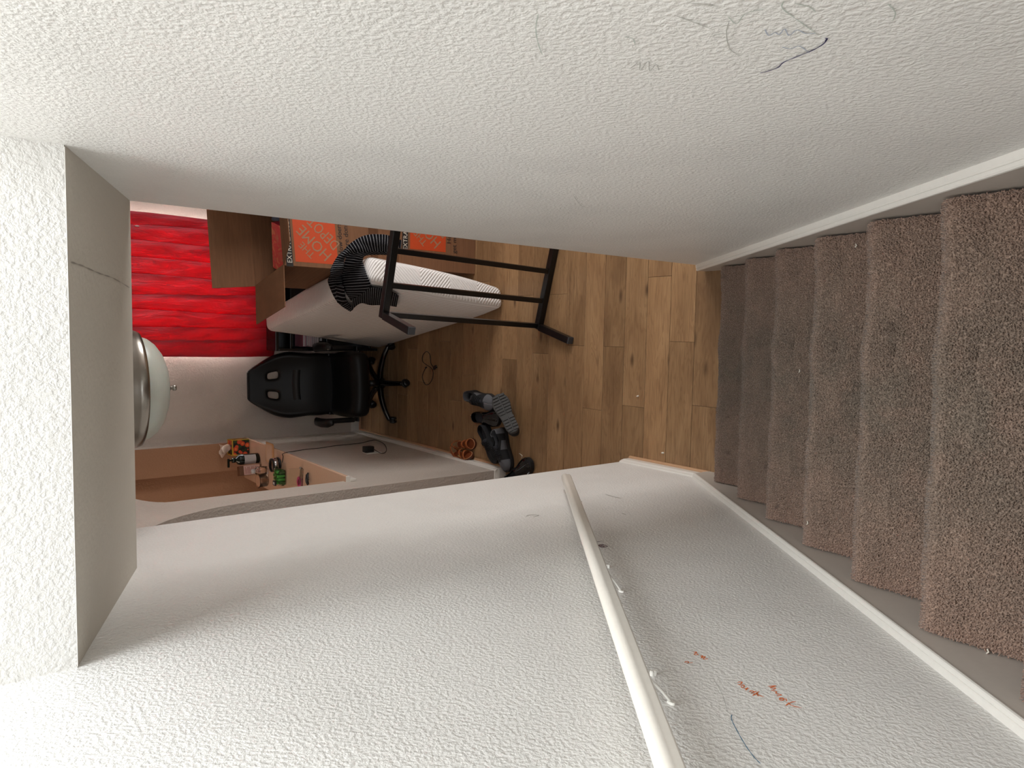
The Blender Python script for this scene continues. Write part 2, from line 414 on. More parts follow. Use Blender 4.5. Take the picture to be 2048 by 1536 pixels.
# floor: planks run across, seams from the photograph
fl = box('floor', (XK, YF, -.06), (XRR, YB+.12, -.012), M['underlay'])
struct(fl, 'brown oak plank floor of the living room', 'floor')
PW, P0 = .1541, .279
joints = [(1320, 553), (1115, 588.5), (1364, 683.6), (1152.7, 691), (1226.6, 693.3), (1081, 707), (1183.7, 818), (1265.7, 813), (1408, 813), (1051, 591), (1021, 719), (942, 749.4), (894, 682.6), (852, 764), (970, 563)]
rowj = {}
for j in joints:
    P = at(*j, 2, 0); rowj.setdefault(math.floor((P.y-P0)/PW), []).append(P.x)
plank_meshes = {}
def plank(x0, x1, y0):
    L = round(x1-x0, 3)
    if L not in plank_meshes:
        bm = bm_box((0, .0009, -.012), (L-.0012, PW-.0009, 0), .0012, 1)
        bmesh.ops.recalc_face_normals(bm, faces=bm.faces)
        me = bpy.data.meshes.new('plank'); bm.to_mesh(me); bm.free(); me.materials.append(M['oak']); plank_meshes[L] = me
    o = bpy.data.objects.new('plank', plank_meshes[L]); o.location = (x0, y0, 0); link(o, fl)
for k in range(math.floor((YF-P0)/PW), math.ceil((YB-P0)/PW)):
    y0 = P0+k*PW
    js = sorted(rowj.get(k, []))
    base = js[0] if js else random.uniform(-.5, .7)
    xs = list(js) if js else [base]
    x = xs[0]
    while x > -2.0: x -= 1.2; xs.insert(0, x)
    x = xs[-1]
    while x < XRR: x = min(x+1.2, XRR); xs.append(x)
    for a, b in zip(xs[:-1], xs[1:]):
        if b-a > .02: plank(a, b, y0)

# stairs
STEPS = 14
stair = empty('staircase', (0, 0, 0)); struct(stair, 'straight flight of stairs covered in worn brown carpet', 'stairs')
prof = []
RN = .028                                        # nosing bullnose
prof.append((-T-.02, RI)); prof.append((-T+.02, RI)); prof.append((-.10, RI))
for a in range(90, -91, -15):
    prof.append((-RN+RN*math.cos(math.radians(a)), RI-RN+RN*math.sin(math.radians(a))))
prof += [(-.030, RI-2*RN), (-.028, .10), (-.022, .0), (-.024, -.01), (-T-.02, -.01)]
vs = []; nX = 24
rng = np.random.default_rng(3)
step_me = None
sm = prism('stair_step', prof, 0, XL, XR, M['carpet'], stair, smooth=True)
# slightly wavy carpet: add segments along x
bm = bmesh.new(); bm.from_mesh(sm.data)
long_e = [e for e in bm.edges if abs(e.verts[0].co.x-e.verts[1].co.x) > .5]
bmesh.ops.subdivide_edges(bm, edges=long_e, cuts=30, use_grid_fill=True)
for v in bm.verts:
    if v.co.y > -.09 and XL+.001 < v.co.x < XR-.001:
        v.co.y += .0024*math.sin(v.co.x*17+1.3)+.0016*math.sin(v.co.x*41)
        if v.co.z > .1: v.co.z += .003*math.sin(v.co.x*23+.4)
bm.to_mesh(sm.data); bm.free()
# tufts of the pile, one mesh shared by the steps in view
def pile_mesh():
    sp = .0039
    s = []; L = 0
    path = [p for p in prof[:3+13]] + [(-.030, RI-2*RN-.02)]
    seg = []
    for a, b in zip(path[:-1], path[1:]):
        l = math.hypot(b[0]-a[0], b[1]-a[1])
        if l > 1e-6: seg.append((a, b, l))
    V = []; F = []
    n = 0
    for a, b, l in seg:
        nrm = (-(b[1]-a[1])/l, (b[0]-a[0])/l)
        cnt = max(1, int(l/sp)); cx = int((XR-XL)/sp)
        jj, ii = np.meshgrid(np.arange(cnt), np.arange(cx), indexing='ij')
        u = (jj.ravel()+rng.random(cnt*cx))/cnt; xx = XL+(XR-XL)*(ii.ravel()+rng.random(cnt*cx))/cx
        y = a[0]+(b[0]-a[0])*u; z = a[1]+(b[1]-a[1])*u
        wy = .0024*np.sin(xx*17+1.3)+.0016*np.sin(xx*41)
        msk = y > -.09
        y = y+np.where(msk, wy, 0); z = z+np.where(msk, .003*np.sin(xx*23+.4), 0)
        h = .0050*(.6+.8*rng.random(len(xx))); rr = .0022*(.8+.5*rng.random(len(xx)))
        tx = (rng.random(len(xx))-.5)*.005; tt = (rng.random(len(xx))-.5)*.005
        ang = rng.random(len(xx))*6.28
        dy, dz = (b[0]-a[0])/l, (b[1]-a[1])/l
        base = []
        for k in range(3):
            ca = np.cos(ang+k*2.094)*rr; sa = np.sin(ang+k*2.094)*rr
            base.append(np.stack([xx+ca, y+sa*dy-nrm[0]*.002, z+sa*dz-nrm[1]*.002], 1))
        # blunt top: three vertices as wide as the foot
        top = []
        for k in range(3):
            ca = np.cos(ang+k*2.094+.5)*rr*.75; sa = np.sin(ang+k*2.094+.5)*rr*.75
            top.append(np.stack([xx+ca+tx, y+sa*dy+tt*dy+nrm[0]*h, z+sa*dz+tt*dz+nrm[1]*h], 1))
        P = np.stack(base+top, 1)
        m_ = len(xx)
        idx = n+np.arange(m_)[:, None]*6
        f = np.concatenate([idx+np.array([[0, 1, 4]]), idx+np.array([[0, 4, 3]]), idx+np.array([[1, 2, 5]]), idx+np.array([[1, 5, 4]]), idx+np.array([[2, 0, 3]]), idx+np.array([[2, 3, 5]]), idx+np.array([[3, 4, 5]])])
        V.append(P.reshape(-1, 3)); F.append(f); n += m_*6
    V = np.concatenate(V); F = np.concatenate(F)
    me = bpy.data.meshes.new('carpet_pile')
    me.vertices.add(len(V)); me.vertices.foreach_set('co', V.astype(np.float32).ravel())
    me.loops.add(len(F)*3); me.loops.foreach_set('vertex_index', F.astype(np.int32).ravel())
    me.polygons.add(len(F)); me.polygons.foreach_set('loop_start', np.arange(0, len(F)*3, 3, dtype=np.int32))
    me.update(calc_edges=True); me.materials.append(M['pile'])
    return me
PM = pile_mesh()
for i in range(STEPS):
    if i == 0: o = sm
    else:
        o = sm.copy(); link(o, stair)
    o.location = (0, -i*T, i*RI)
    if i < 8:
        q = bpy.data.objects.new('carpet_pile', PM); q['kind'] = 'stuff'; link(q, o)

# skirt boards with a beaded cap on both sides
def nz(y): return RI-RI/T*y
def skirt(name, x_wall, x_face, sgn, y_end, dz, label):
    root = empty(name, (x_face, y_end, 0)); struct(root, label, 'skirt board')
    y1 = -3.28
    zt = lambda y: max(nz(y)+dz, 0)
    yb = min(y_end, (RI+dz)/(RI/T))
    outl = [(y_end, 0)] + ([(y_end, zt(y_end))] if zt(y_end) > .003 else [(y_end-.001, .003)]) + [(y1, zt(y1)), (y1, zt(y1)-.55), (-.55, 0)]
    prism('board', outl, 0, x_wall, x_face, M['skirt'], root, world=True)
    # cap: profile swept along the slope
    sl = Vector((0, -T, RI)).normalized(); upv = Vector((0, RI, T)).normalized()
    pr = [(0, .002), (.002, .002), (.003, .006), (.002, .010), (-.001, .0125), (-.008, .013), (-.009, .0115), (-.010, .013), (-.014, .0145)]
    rings = []
    for y in (y_end-.004, y1):
        base = Vector((x_face, y, zt(y)))
        ring = [base + Vector((sgn*a, 0, 0)) + upv*b for a, b in pr] + [Vector((x_wall, y, base.z)) + upv*.0165, Vector((x_wall, y, base.z)) + upv*.002]
        rings.append(ring)
    loft('cap', rings, M['trim'], root, smooth=False, world=True)
    return root
skirt('trim_1', WR, XR+.006, -1, YR-.004, .030, 'painted skirt board with a white cap beside the stairs, below the bare wall')
skirt('trim_2', WL, XL-.006, 1, .17, .030, 'painted skirt board with a white cap beside the stairs, below the handrail')

# baseboards: beaded board and quarter round
BBP = [(0, 0), (.014, 0), (.014, .052), (.012, .056), (.013, .060), (.010, .064), (.011, .068), (.008, .073), (.007, .080), (0, .084)]
QRP = [(.014, 0), (.026, 0), (.0255, .005), (.023, .010), (.019, .0125), (.014, .013)]
def baseboard(name, p0, p1, nrm, label, qr=True):
    p0 = Vector(p0); p1 = Vector(p1); n = Vector(nrm)
    root = empty(name, p0); struct(root, label, 'baseboard')
    for nm, pr, ma in (('board', BBP, M['trim']), ('quarter_round', QRP, M['shoe_mould'])):
        if nm == 'quarter_round' and not qr: continue
        loft(nm, [[p + n*a + Vector((0, 0, b)) for a, b in pr] for p in (p0, p1)], ma, root, smooth=False, world=True)
baseboard('baseboard_left', (WL, .165, 0), (WL, YLE, 0), (1, 0, 0), 'short white beaded baseboard at the foot of the handrail wall')
baseboard('baseboard_room_left', (XB, YJ-.012, 0), (XB, YB, 0), (1, 0, 0), 'white beaded baseboard below the pass-through wall')
baseboard('baseboard_jamb', (XB-.22, YJ, 0), (XB+.012, YJ, 0), (0, -1, 0), 'short white baseboard on the end of the pass-through wall', False)
baseboard('baseboard_back', (XB, YB, 0), (XRR, YB, 0), (0, -1, 0), 'white baseboard along the back wall behind the office chair')

# pass-through ledge
led = empty('trim_3', (XB, (PY0+PY1)/2, PZ)); struct(led, 'painted wooden ledge of the pass-through crowded with toiletries', 'ledge')
M['ledge'] = plain('ledge_paint', (214, 178, 152), .25)
box('board', (XB-.29, PY0-.03, PZ-.022), (XB+.035, PY1+.02, PZ), M['ledge'], led, .006, 3, world=True)
box('end_nosing', (XB-.10, PY0-.042, PZ-.024), (XB+.036, PY0-.030, PZ+.001), M['trim'], led, .004, world=True)
box('apron', (XB, PY0-.045, PZ-.062), (XB+.018, PY1, PZ-.022), M['trim'], led, .004, world=True)

# ================================================================== objects
def rotbox(name, c, half, R, mat, parent=None, bev=.0, seg=2, world=False, smooth=False):
    bm = bm_box((-half[0], -half[1], -half[2]), half, bev, seg)
    mm = R.to_4x4(); mm.translation = Vector(c); bmesh.ops.transform(bm, matrix=mm, verts=bm.verts)
    return from_bm(name, bm, mat, parent, smooth, world)
def frame3(x, y, z): return Matrix((x, y, z)).transposed()

# ------------------------------------------------------------------ handrail
hr = empty('handrail', (WL, .33, .78)); tag(hr, 'cream painted wooden handrail sloping along the white stair wall', 'handrail')
RX = WL+.056
pA = at(1131, 953, 0, RX); pB = at(1338, 1536, 0, RX)
sl = (pB-pA).normalized(); pA2 = pA + sl*0.0; pE = pA + sl*3.2
upv = Vector((1, 0, 0)).cross(sl); upv = upv if upv.z > 0 else -upv
rp = [(-.016, -.028), (.016, -.028), (.020, -.022), (.020, -.004), (.0225, .000), (.0225, .010), (.019, .020), (.010, .0265), (0, .028), (-.010, .0265), (-.019, .020), (-.0225, .010), (-.0225, 0), (-.020, -.004), (-.020, -.022)]
rings = []
for s, k in ((0, .55), (.006, .80), (.016, .95), (.03, 1.0), (3.2, 1.0)):
    rings.append([pA + sl*s + Vector((1, 0, 0))*a*k*.74 + upv*b*k*.72 for a, b in rp])
rl = loft('rail', rings, M['rail'], hr, world=True); 
for p in rl.data.polygons: p.use_smooth = True
M['bracket'] = plain('bracket_white', (232, 228, 220), .35)
for px, py in ((1160, 1003), (1242, 1182), (1342, 1405)):
    w0 = at(px, py, 0, WL+.002)
    k = (w0-pA).dot(sl); onr = pA + sl*k - upv*.014
    bk = tube('bracket', smooth_pts([w0+Vector((.001, 0, 0)), onr.lerp(w0, .5)+Vector((.003, 0, -.001)), onr], 5), .0026, M['bracket'], hr, 8, world=True)
    lathe_pts = [(0, .004), (.014, .003), (.016, 0)]
    v = [w0 + Vector((.003, .009*math.cos(a), .005*math.sin(a))) for a in [i*math.pi/8 for i in range(16)]]
    v2 = [q-Vector((.005, 0, 0)) for q in v]
    loft('rosette', [v2, v], M['bracket'], hr, smooth=False, world=True)
for px, py in ((1213, 1133), (1217, 1133), (1304, 1347), (1309, 1346)):
    w0 = at(px, py, 0, WL+.004)
    v = [[w0 + Vector((dx, r*math.cos(i*math.pi/5), r*math.sin(i*math.pi/5))) for i in range(10)] for dx, r in ((-.006, .0045), (.004, .0045), (.006, .003))]
    loft('screw', v, M['bracket'], hr, smooth=False, world=True)

# ------------------------------------------------------------------ pen marks on the walls
def penmat(name, col): return plain(name, col, .6)
M['pen_orange'] = penmat('pen_orange', (228, 112, 40)); M['pen_blue'] = penmat('pen_blue', (80, 125, 150))
M['pen_purple'] = penmat('pen_purple', (82, 22, 50)); M['pen_navy'] = penmat('pen_navy', (52, 46, 92))
M['pen_grey'] = penmat('pen_grey', (176, 174, 165)); M['pen_green'] = penmat('pen_green', (182, 188, 178))
M['pen_faint'] = penmat('pen_faint_blue', (168, 176, 190)); M['smudge'] = penmat('smudge', (158, 150, 140))
def ribbon(strokes, x, sgn, width, mat, parent):
    vs = []; fs = []
    for st in strokes:
        P = smooth_pts([at(a, b, 0, x) for a, b in st], 5)
        n0 = len(vs)
        for i, p in enumerate(P):
            t = (P[min(i+1, len(P)-1)]-P[max(i-1, 0)]).normalized()
            s = Vector((1, 0, 0)).cross(t)
            wd = width*(.6+.5*abs(math.sin(i*.7)))*(.35 if i in (0, len(P)-1) else 1)
            vs += [p+s*wd/2+Vector((sgn*.0009, 0, 0)), p-s*wd/2+Vector((sgn*.0009, 0, 0))]
        for i in range(len(P)-1):
            a = n0+2*i; fs.append((a, a+1, a+3, a+2))
    return mesh('pen_mark', vs, fs, mat, parent)
z5 = lambda L: [[(1240+a/4.315, 1180+b/4.315) for a, b in s] for s in L]
z4 = lambda L: [[(1040+a/4.2675, 900+b/4.2675) for a, b in s] for s in L]
z6 = lambda L: [[(1000+a/1.954, b/1.954) for a, b in s] for s in L]
ribbon(z5([[(632, 540), (662, 538), (640, 560), (672, 562), (655, 548)], [(690, 575), (715, 570), (700, 590), (735, 577), (720, 600), (760, 596)], [(555, 628), (580, 618), (592, 630), (570, 634), (630, 629)],
    [(1012, 800), (1052, 797), (1035, 820), (1014, 817)], [(1045, 828), (1065, 822), (1072, 838), (1052, 846), (1044, 832)], [(1068, 858), (1116, 852)], [(1085, 870), (1101, 844)],
    [(1115, 880), (1140, 872), (1152, 884), (1132, 893), (1160, 881), (1178, 878)], [(1143, 916), (1172, 898), (1202, 878)], [(1148, 895), (1190, 908), (1245, 928)], [(1180, 884), (1192, 922)],
    [(1275, 835), (1345, 830), (1296, 846), (1342, 850), (1318, 864)], [(1298, 868), (1350, 880), (1345, 895), (1392, 908), (1352, 917)], [(1370, 938), (1400, 934), (1412, 950), (1390, 957), (1378, 944), (1430, 944), (1437, 962)],
    [(1428, 1002), (1470, 975), (1520, 965)], [(1448, 973), (1482, 1000), (1570, 1022)]]), WL, 1, .0022, M['pen_orange'], wl)
ribbon(z5([[(965, 1078), (960, 1110), (975, 1150), (1000, 1200), (1050, 1290), (1100, 1370), (1160, 1450), (1212, 1502)]]), WL, 1, .0016, M['pen_blue'], wl)
ribbon(z5([[(320, 290), (312, 315), (380, 370), (460, 440), (560, 520)], [(150, 60), (230, 90), (330, 130)], [(800, 760), (880, 900), (930, 1060)]]), WL, 1, .0008, M['pen_grey'], wl)
ribbon(z4([[(630, 755), (642, 785), (706, 780)], [(652, 826), (690, 808), (745, 822), (700, 832), (668, 812), (725, 829), (655, 818), (735, 812)]]), WL, 1, .0035, M['pen_purple'], wl)
ribbon(z4([[(50, 568), (90, 555), (160, 560), (110, 572)], [(725, 378), (800, 400), (875, 415)], [(870, 540), (905, 555)]]), WL, 1, .004, M['smudge'], wl)
ribbon(z6([[(1277, 148), (1268, 165), (1230, 190), (1170, 215), (1110, 240), (1085, 262), (1040, 278), (1015, 283)], [(1270, 146), (1279, 148), (1273, 156), (1276, 150)]]), WR, -1, .0018, M['pen_navy'], wr)
ribbon(z6([[(150, 50), (140, 110), (150, 170), (166, 212)], [(1110, 0), (1105, 30), (1170, 80), (1245, 135)], [(1040, 30), (960, 50), (925, 90), (890, 60)], [(1515, 10), (1545, 45), (1535, 80)], [(1150, 10), (1210, 25), (1235, 45)], [(485, 140), (520, 150), (528, 175)]]), WR, -1, .0012, M['pen_green'], wr)
ribbon(z6([[(505, 268), (545, 240), (548, 272), (580, 236), (585, 274), (610, 250), (622, 272)], [(895, 80), (885, 130), (900, 190), (940, 215)], [(740, 10), (800, 14), (870, 26)], [(690, 60), (760, 85), (825, 110)], [(820, 140), (880, 125)], [(285, 760), (315, 800), (345, 812)]]), WR, -1, .0011, M['pen_grey'], wr)
ribbon(z6([[(1035, 110), (1050, 136), (1075, 124), (1092, 132), (1112, 110), (1130, 136), (1160, 114), (1195, 128), (1235, 128)], [(1100, 180), (1135, 188), (1170, 178), (1210, 205)]]), WR, -1, .0013, M['pen_faint'], wr)
# crack across the soffit
def soffit(px, py):
    d = ray(px, py); n = Vector((0, .216, .5838)); o = Vector((0, -.3463, 2.6843)); k = (o-CAMP).dot(n)/d.dot(n); return CAMP+d*k
P = smooth_pts([soffit(*q) for q in ((142, 524), (168, 533), (198, 547), (225, 556), (258, 575))], 6)
vs = []; fs = []
for i, p in enumerate(P):
    wd = .0010+.0008*math.sin(i*1.7)
    vs += [p+Vector((wd, 0, -.0008)), p-Vector((wd, 0, .0008))]
    if i: fs.append((2*i-2, 2*i-1, 2*i+1, 2*i))
mesh('crack', vs, fs, M['smudge'], hd)

# chipped paint along the lower edge of the bulkhead
rg = random.Random(11); sd = Vector((0, .5838, -.216)).normalized(); nn = Vector((0, -.216, -.5838)).normalized()
vs = []; fs = []; x = WL+.002; i = 0
while x < WR-.002:
    wd = .0015+.0045*rg.random()**2.5
    p = Vector((x, -.3463, 2.6848)); q = p+sd*wd
    vs += [p+Vector((0, -.0006, 0)), p+nn*.0012+Vector((0, -.0006, 0)), q+nn*.0008]
    if i: fs += [(3*i-3, 3*i-2, 3*i+1, 3*i), (3*i-2, 3*i-1, 3*i+2, 3*i+1)]
    x += .004+.006*rg.random(); i += 1
mesh('chipped_edge', vs, fs, M['trim'], hd)

# ------------------------------------------------------------------ ceiling lamp
M['nickel'] = plain('brushed_nickel', (150, 144, 136), .28, 1)
M['frost'] = plain('frosted_glass', (188, 190, 180), .35, 0, .5, Subsurface_Weight=.2)
LX, LY = -.135, .79
lamp = empty('ceiling_lamp', (LX, LY, ZC)); tag(lamp, 'frosted glass dome ceiling lamp with brushed nickel rim and finial', 'ceiling lamp')
lathe('canopy', [(0, 0), (.185, 0), (.193, -.012), (.193, -.075), (.199, -.086), (.201, -.102), (.197, -.114), (.188, -.117), (.182, -.115), (.178, -.100)], M['nickel'], lamp, 56)
lathe('shade', [(.181, -.108), (.180, -.122), (.173, -.142), (.156, -.164), (.128, -.184), (.092, -.198), (.05, -.206), (.010, -.209), (0, -.209)], M['frost'], lamp, 56)
lathe('finial', [(0, -.207), (.021, -.207), (.023, -.211), (.017, -.216), (.007, -.219), (.006, -.224), (.010, -.227), (.011, -.233), (.008, -.239), (0, -.241)], M['nickel'], lamp, 20)

# ------------------------------------------------------------------ red curtain
def satin():
    ma, nt, b = nodes('red_satin')
    nt.nodes.remove(b)
    out = nt.nodes['Material Output']
    co = coords(nt)
    wv = noise(nt, coords(nt, scale=(900, 1, 900)), 1, 1)
    wr_ = noise(nt, coords(nt, scale=(20, 1, 4.2), rot=(0, .18, 0)), 1.0, 4, .6, .8)
    c = ramp(nt, wr_, [(.3, srgb(178, 0, 26)), (.7, srgb(204, 2, 40))])
    bp_ = N(nt, 'ShaderNodeBump'); bp_.inputs['Strength'].default_value = .6; bp_.inputs['Distance'].default_value = .012
    nt.links.new(math_(nt, 'ADD', wr_, math_(nt, 'MULTIPLY', wv, .03)), bp_.inputs['Height'])
    df = N(nt, 'ShaderNodeBsdfDiffuse'); tr = N(nt, 'ShaderNodeBsdfTranslucent'); gl = N(nt, 'ShaderNodeBsdfGlossy')
    gl.inputs['Roughness'].default_value = .5; gl.inputs['Color'].default_value = (1, .62, .74, 1)
    for n in (df, tr): nt.links.new(c, n.inputs['Color'])
    for n in (df, tr, gl): nt.links.new(bp_.outputs[0], n.inputs['Normal'])
    m1 = N(nt, 'ShaderNodeMixShader'); m1.inputs[0].default_value = .5
    nt.links.new(df.outputs[0], m1.inputs[1]); nt.links.new(tr.outputs[0], m1.inputs[2])
    m2 = N(nt, 'ShaderNodeMixShader'); m2.inputs[0].default_value = .07
    nt.links.new(m1.outputs[0], m2.inputs[1]); nt.links.new(gl.outputs[0], m2.inputs[2])
    nt.links.new(m2.outputs[0], out.inputs[0])
    return ma
M['satin'] = satin()
CY0 = 3.80
cur = empty('red_curtain', (.37, CY0, .795)); tag(cur, 'crimson satin curtain with long vertical folds hanging over the window', 'curtain')
def curtain_panel(x0, x1, ztop, zbot, seed, name='panel'):
    nzz, cf = 70, 26
    # long folds: each a rounded ridge whose edge laps over the start of the next, so that a dark crease runs down between them
    fr = [0, .105, .20, .315, .43, .555, .68, .80, .90, 1.0]
    dr = [0, .035, .012, -.028, .045, -.030, .02, -.035, .02, 0]
    am = [.012, .020, .024, .016, .028, .020, .026, .018, .014]
    vs = []; fs = []; nf = len(am); nx = nf*(cf+1)-1
    for j in range(nzz+1):
        t = j/nzz; z = ztop+(zbot-ztop)*t
        cr = [f+(d*(t-.5)+.006*math.sin(t*5+k*2.1))*(0 if k in (0, nf) else 1) for k, (f, d) in enumerate(zip(fr, dr))]
        for k in range(nf):
            lap = (.015+.007*math.sin(t*4+k*1.7))*(1 if k < nf-1 else 0)
            for i in range(cf+1):
                u = i/cf
                f = cr[k]+(cr[k+1]-cr[k])*u
                x = x0+(x1-x0)*f + lap*u - (.005 if k else 0)*(1-u)
                y = CY0 - am[k]*(math.sin(math.pi*(u**.8)*.80)**.7) - .006*u + .004*(1-u)
                y += .0020*math.sin(f*61+t*3.1)+.0020*math.sin(t*13+f*23+k)+.0016*math.sin(t*29-f*50)
                vs.append((x+.003*math.sin(t*9+seed), y, z+.006*math.sin(x*30)))
    for j in range(nzz):
        for i in range(nx):
            a = j*(nx+1)+i; fs.append((a, a+1, a+nx+2, a+nx+1))
    o = mesh(name, vs, fs, M['satin'], cur, True, world=True)
    solidify(o, .0016, 0); return o
pn = curtain_panel(-.145, .885, 2.28, .795, 4)
# pale layer added behind the satin to bounce whiter light onto the wall
M['added_lining'] = nodes('added_curtain_lining')[0]
nt = M['added_lining'].node_tree; nt.nodes.remove(nt.nodes['Principled BSDF'])
d1 = N(nt, 'ShaderNodeBsdfDiffuse'); d1.inputs[0].default_value = (.80, .70, .70, 1); t1 = N(nt, 'ShaderNodeBsdfTranslucent'); t1.inputs[0].default_value = (.85, .72, .72, 1)
mx = N(nt, 'ShaderNodeMixShader'); mx.inputs[0].default_value = .5
nt.links.new(d1.outputs[0], mx.inputs[1]); nt.links.new(t1.outputs[0], mx.inputs[2]); nt.links.new(mx.outputs[0], nt.nodes['Material Output'].inputs[0])
nl = 40
lv = []
for j in (0, 1):
    for i in range(nl+1): lv.append((-.142+1.024*i/nl, CY0+.012+.003*math.sin(i*.9), 2.27 if j == 0 else .80))
solidify(mesh('added_lining', lv, [(i, i+1, nl+2+i, nl+1+i) for i in range(nl)], M['added_lining'], cur, True, world=True), .001, 0)
M['rod'] = plain('curtain_rod', (40, 34, 32), .4, .6)
tube('rod', [(-.22, CY0-.005, 2.285), (.98, CY0-.005, 2.285)], .011, M['rod'], cur, 12, world=True)
for x in (-.22, .98):
    lathe('finial', [(0, -.03), (.018, -.02), (.022, 0), (.018, .02), (0, .03)], M['rod'], cur, 16, (x, CY0-.005, 2.285), world=True)
for x in (-.19, .95): box('rod_bracket', (x-.008, CY0-.02, 2.262), (x+.008, YB, 2.28), M['rod'], cur, world=True)
tg = at(274, 452, 1, CY0-.03)
M['tag'] = plain('care_tag', (226, 190, 190), .5)
lathe('stain', [(0, 0), (.010, 0), (.010, .002), (0, .002)], M['tag'], cur, 12, (0, 0, 0))
o = cur.children[-1]; o.rotation_euler = (R90, 0, 0); o.location = tg-cur.location; o.scale = (.6, 1.5, 1); o.name = 'spot'

# ------------------------------------------------------------------ mattress
def quilt():
    ma, nt, b = nodes('quilted_cover')
    co = coords(nt)
    sx = nt.nodes.new('ShaderNodeSeparateXYZ'); nt.links.new(co, sx.inputs[0])
    b.inputs['Base Color'].default_value = srgb(238, 234, 231); b.inputs['Roughness'].default_value = .8
    # chevron quilting, its direction turning in bands along the height, on the narrow faces; fine ribs on the wide faces
    g = nt.nodes.new('ShaderNodeNewGeometry'); tn = nt.nodes.new('ShaderNodeTexCoord')
    ns = nt.nodes.new('ShaderNodeSeparateXYZ'); nt.links.new(tn.outputs['Normal'], ns.inputs[0])
    band = math_(nt, 'GREATER_THAN', math_(nt, 'SINE', math_(nt, 'MULTIPLY', sx.outputs[2], 15)), 0)
    sgn = math_(nt, 'SUBTRACT', math_(nt, 'MULTIPLY', band, 2), 1)
    dg = math_(nt, 'ADD', sx.outputs[2], math_(nt, 'MULTIPLY', math_(nt, 'MULTIPLY', math_(nt, 'ADD', sx.outputs[0], sx.outputs[1]), sgn), .9))
    chev = math_(nt, 'POWER', math_(nt, 'ABSOLUTE', math_(nt, 'SINE', math_(nt, 'MULTIPLY', dg, 145))), .5)
    ribs = math_(nt, 'SINE', math_(nt, 'ADD', math_(nt, 'MULTIPLY', sx.outputs[1], 185), math_(nt, 'MULTIPLY', noise(nt, co, 3, 2), 8)))
    wide = math_(nt, 'GREATER_THAN', math_(nt, 'ABSOLUTE', ns.outputs[0]), .75)
    mixn = nt.nodes.new('ShaderNodeMix'); nt.links.new(wide, mixn.inputs[0]); nt.links.new(chev, mixn.inputs[2]); nt.links.new(math_(nt, 'MULTIPLY', ribs, .5), mixn.inputs[3])
    bump(nt, mixn.outputs[0], b, .6, .008)
    seam_shade = ramp(nt, mixn.outputs[0], [(.0, (1, 1, 1)), (.30, (0, 0, 0))])  # shade of the quilting grooves and ribs, painted into the cover colour
    nt.links.new(mixc(nt, math_(nt, 'MULTIPLY', seam_shade, .42), srgb(238, 234, 231), srgb(186, 176, 170)), b.inputs['Base Color'])
    return ma
M['quilt'] = quilt()
mb0 = Vector((.225, 1.80, 0)); mb1 = Vector((-.072, 3.50, 0))
mdir = (mb1-mb0); ML = mdir.length; mdir.normalize()
mth = Vector((mdir.y, -mdir.x, 0)); MTH, MH = .165, .965
mup = Vector((.132, 0, 1))
def mat_pt(t, l, h):                              # local thickness, length, height -> world
    return mb0 + mth*t + mdir*l + mup*h + mth*0
bm = bm_box((0, 0, 0), (MTH, ML, MH), .042, 5)
bmesh.ops.subdivide_edges(bm, edges=[e for e in bm.edges if e.calc_length() > .3], cuts=10, use_grid_fill=True)
for v in bm.verts:
    t, l, h = v.co
    t += .006*math.sin(l*5+h*4)*(1 if t > MTH/2 else -1)*min(1, h/.2)
    t = MTH/2+(t-MTH/2)*(1-.22*math.exp(-l/.12)*math.exp(-h/.25))
    l -= .012*math.sin(h*3.2)*math.exp(-l/.2)
    v.co = Vector((t, l, h))
mattress = from_bm('mattress', bm, M['quilt'], None, True)
mm = Matrix(((mth.x, mdir.x, mup.x, mb0.x), (mth.y, mdir.y, mup.y, mb0.y), (0, 0, mup.z, .003), (0, 0, 0, 1)))
for v in mattress.data.vertices: pass
mattress.data.transform(Matrix(((1, 0, 0, 0), (0, 1, 0, 0), (0, 0, 1, 0), (0, 0, 0, 1))))
# keep the object's own axes along the mattress so that the quilting follows it; the lean is a shear baked in the mesh
shear = Matrix.Identity(4); shear[0][2] = mup.dot(mth); shear[1][2] = mup.dot(mdir)
mattress.data.transform(shear)
mattress.matrix_world = frame3(mth, mdir, Vector((0, 0, 1))).to_4x4() @ Matrix.Identity(4)
mattress.location = mb0 + Vector((0, 0, .003))
tag(mattress, 'white quilted mattress standing on its long edge against cardboard boxes', 'mattress')

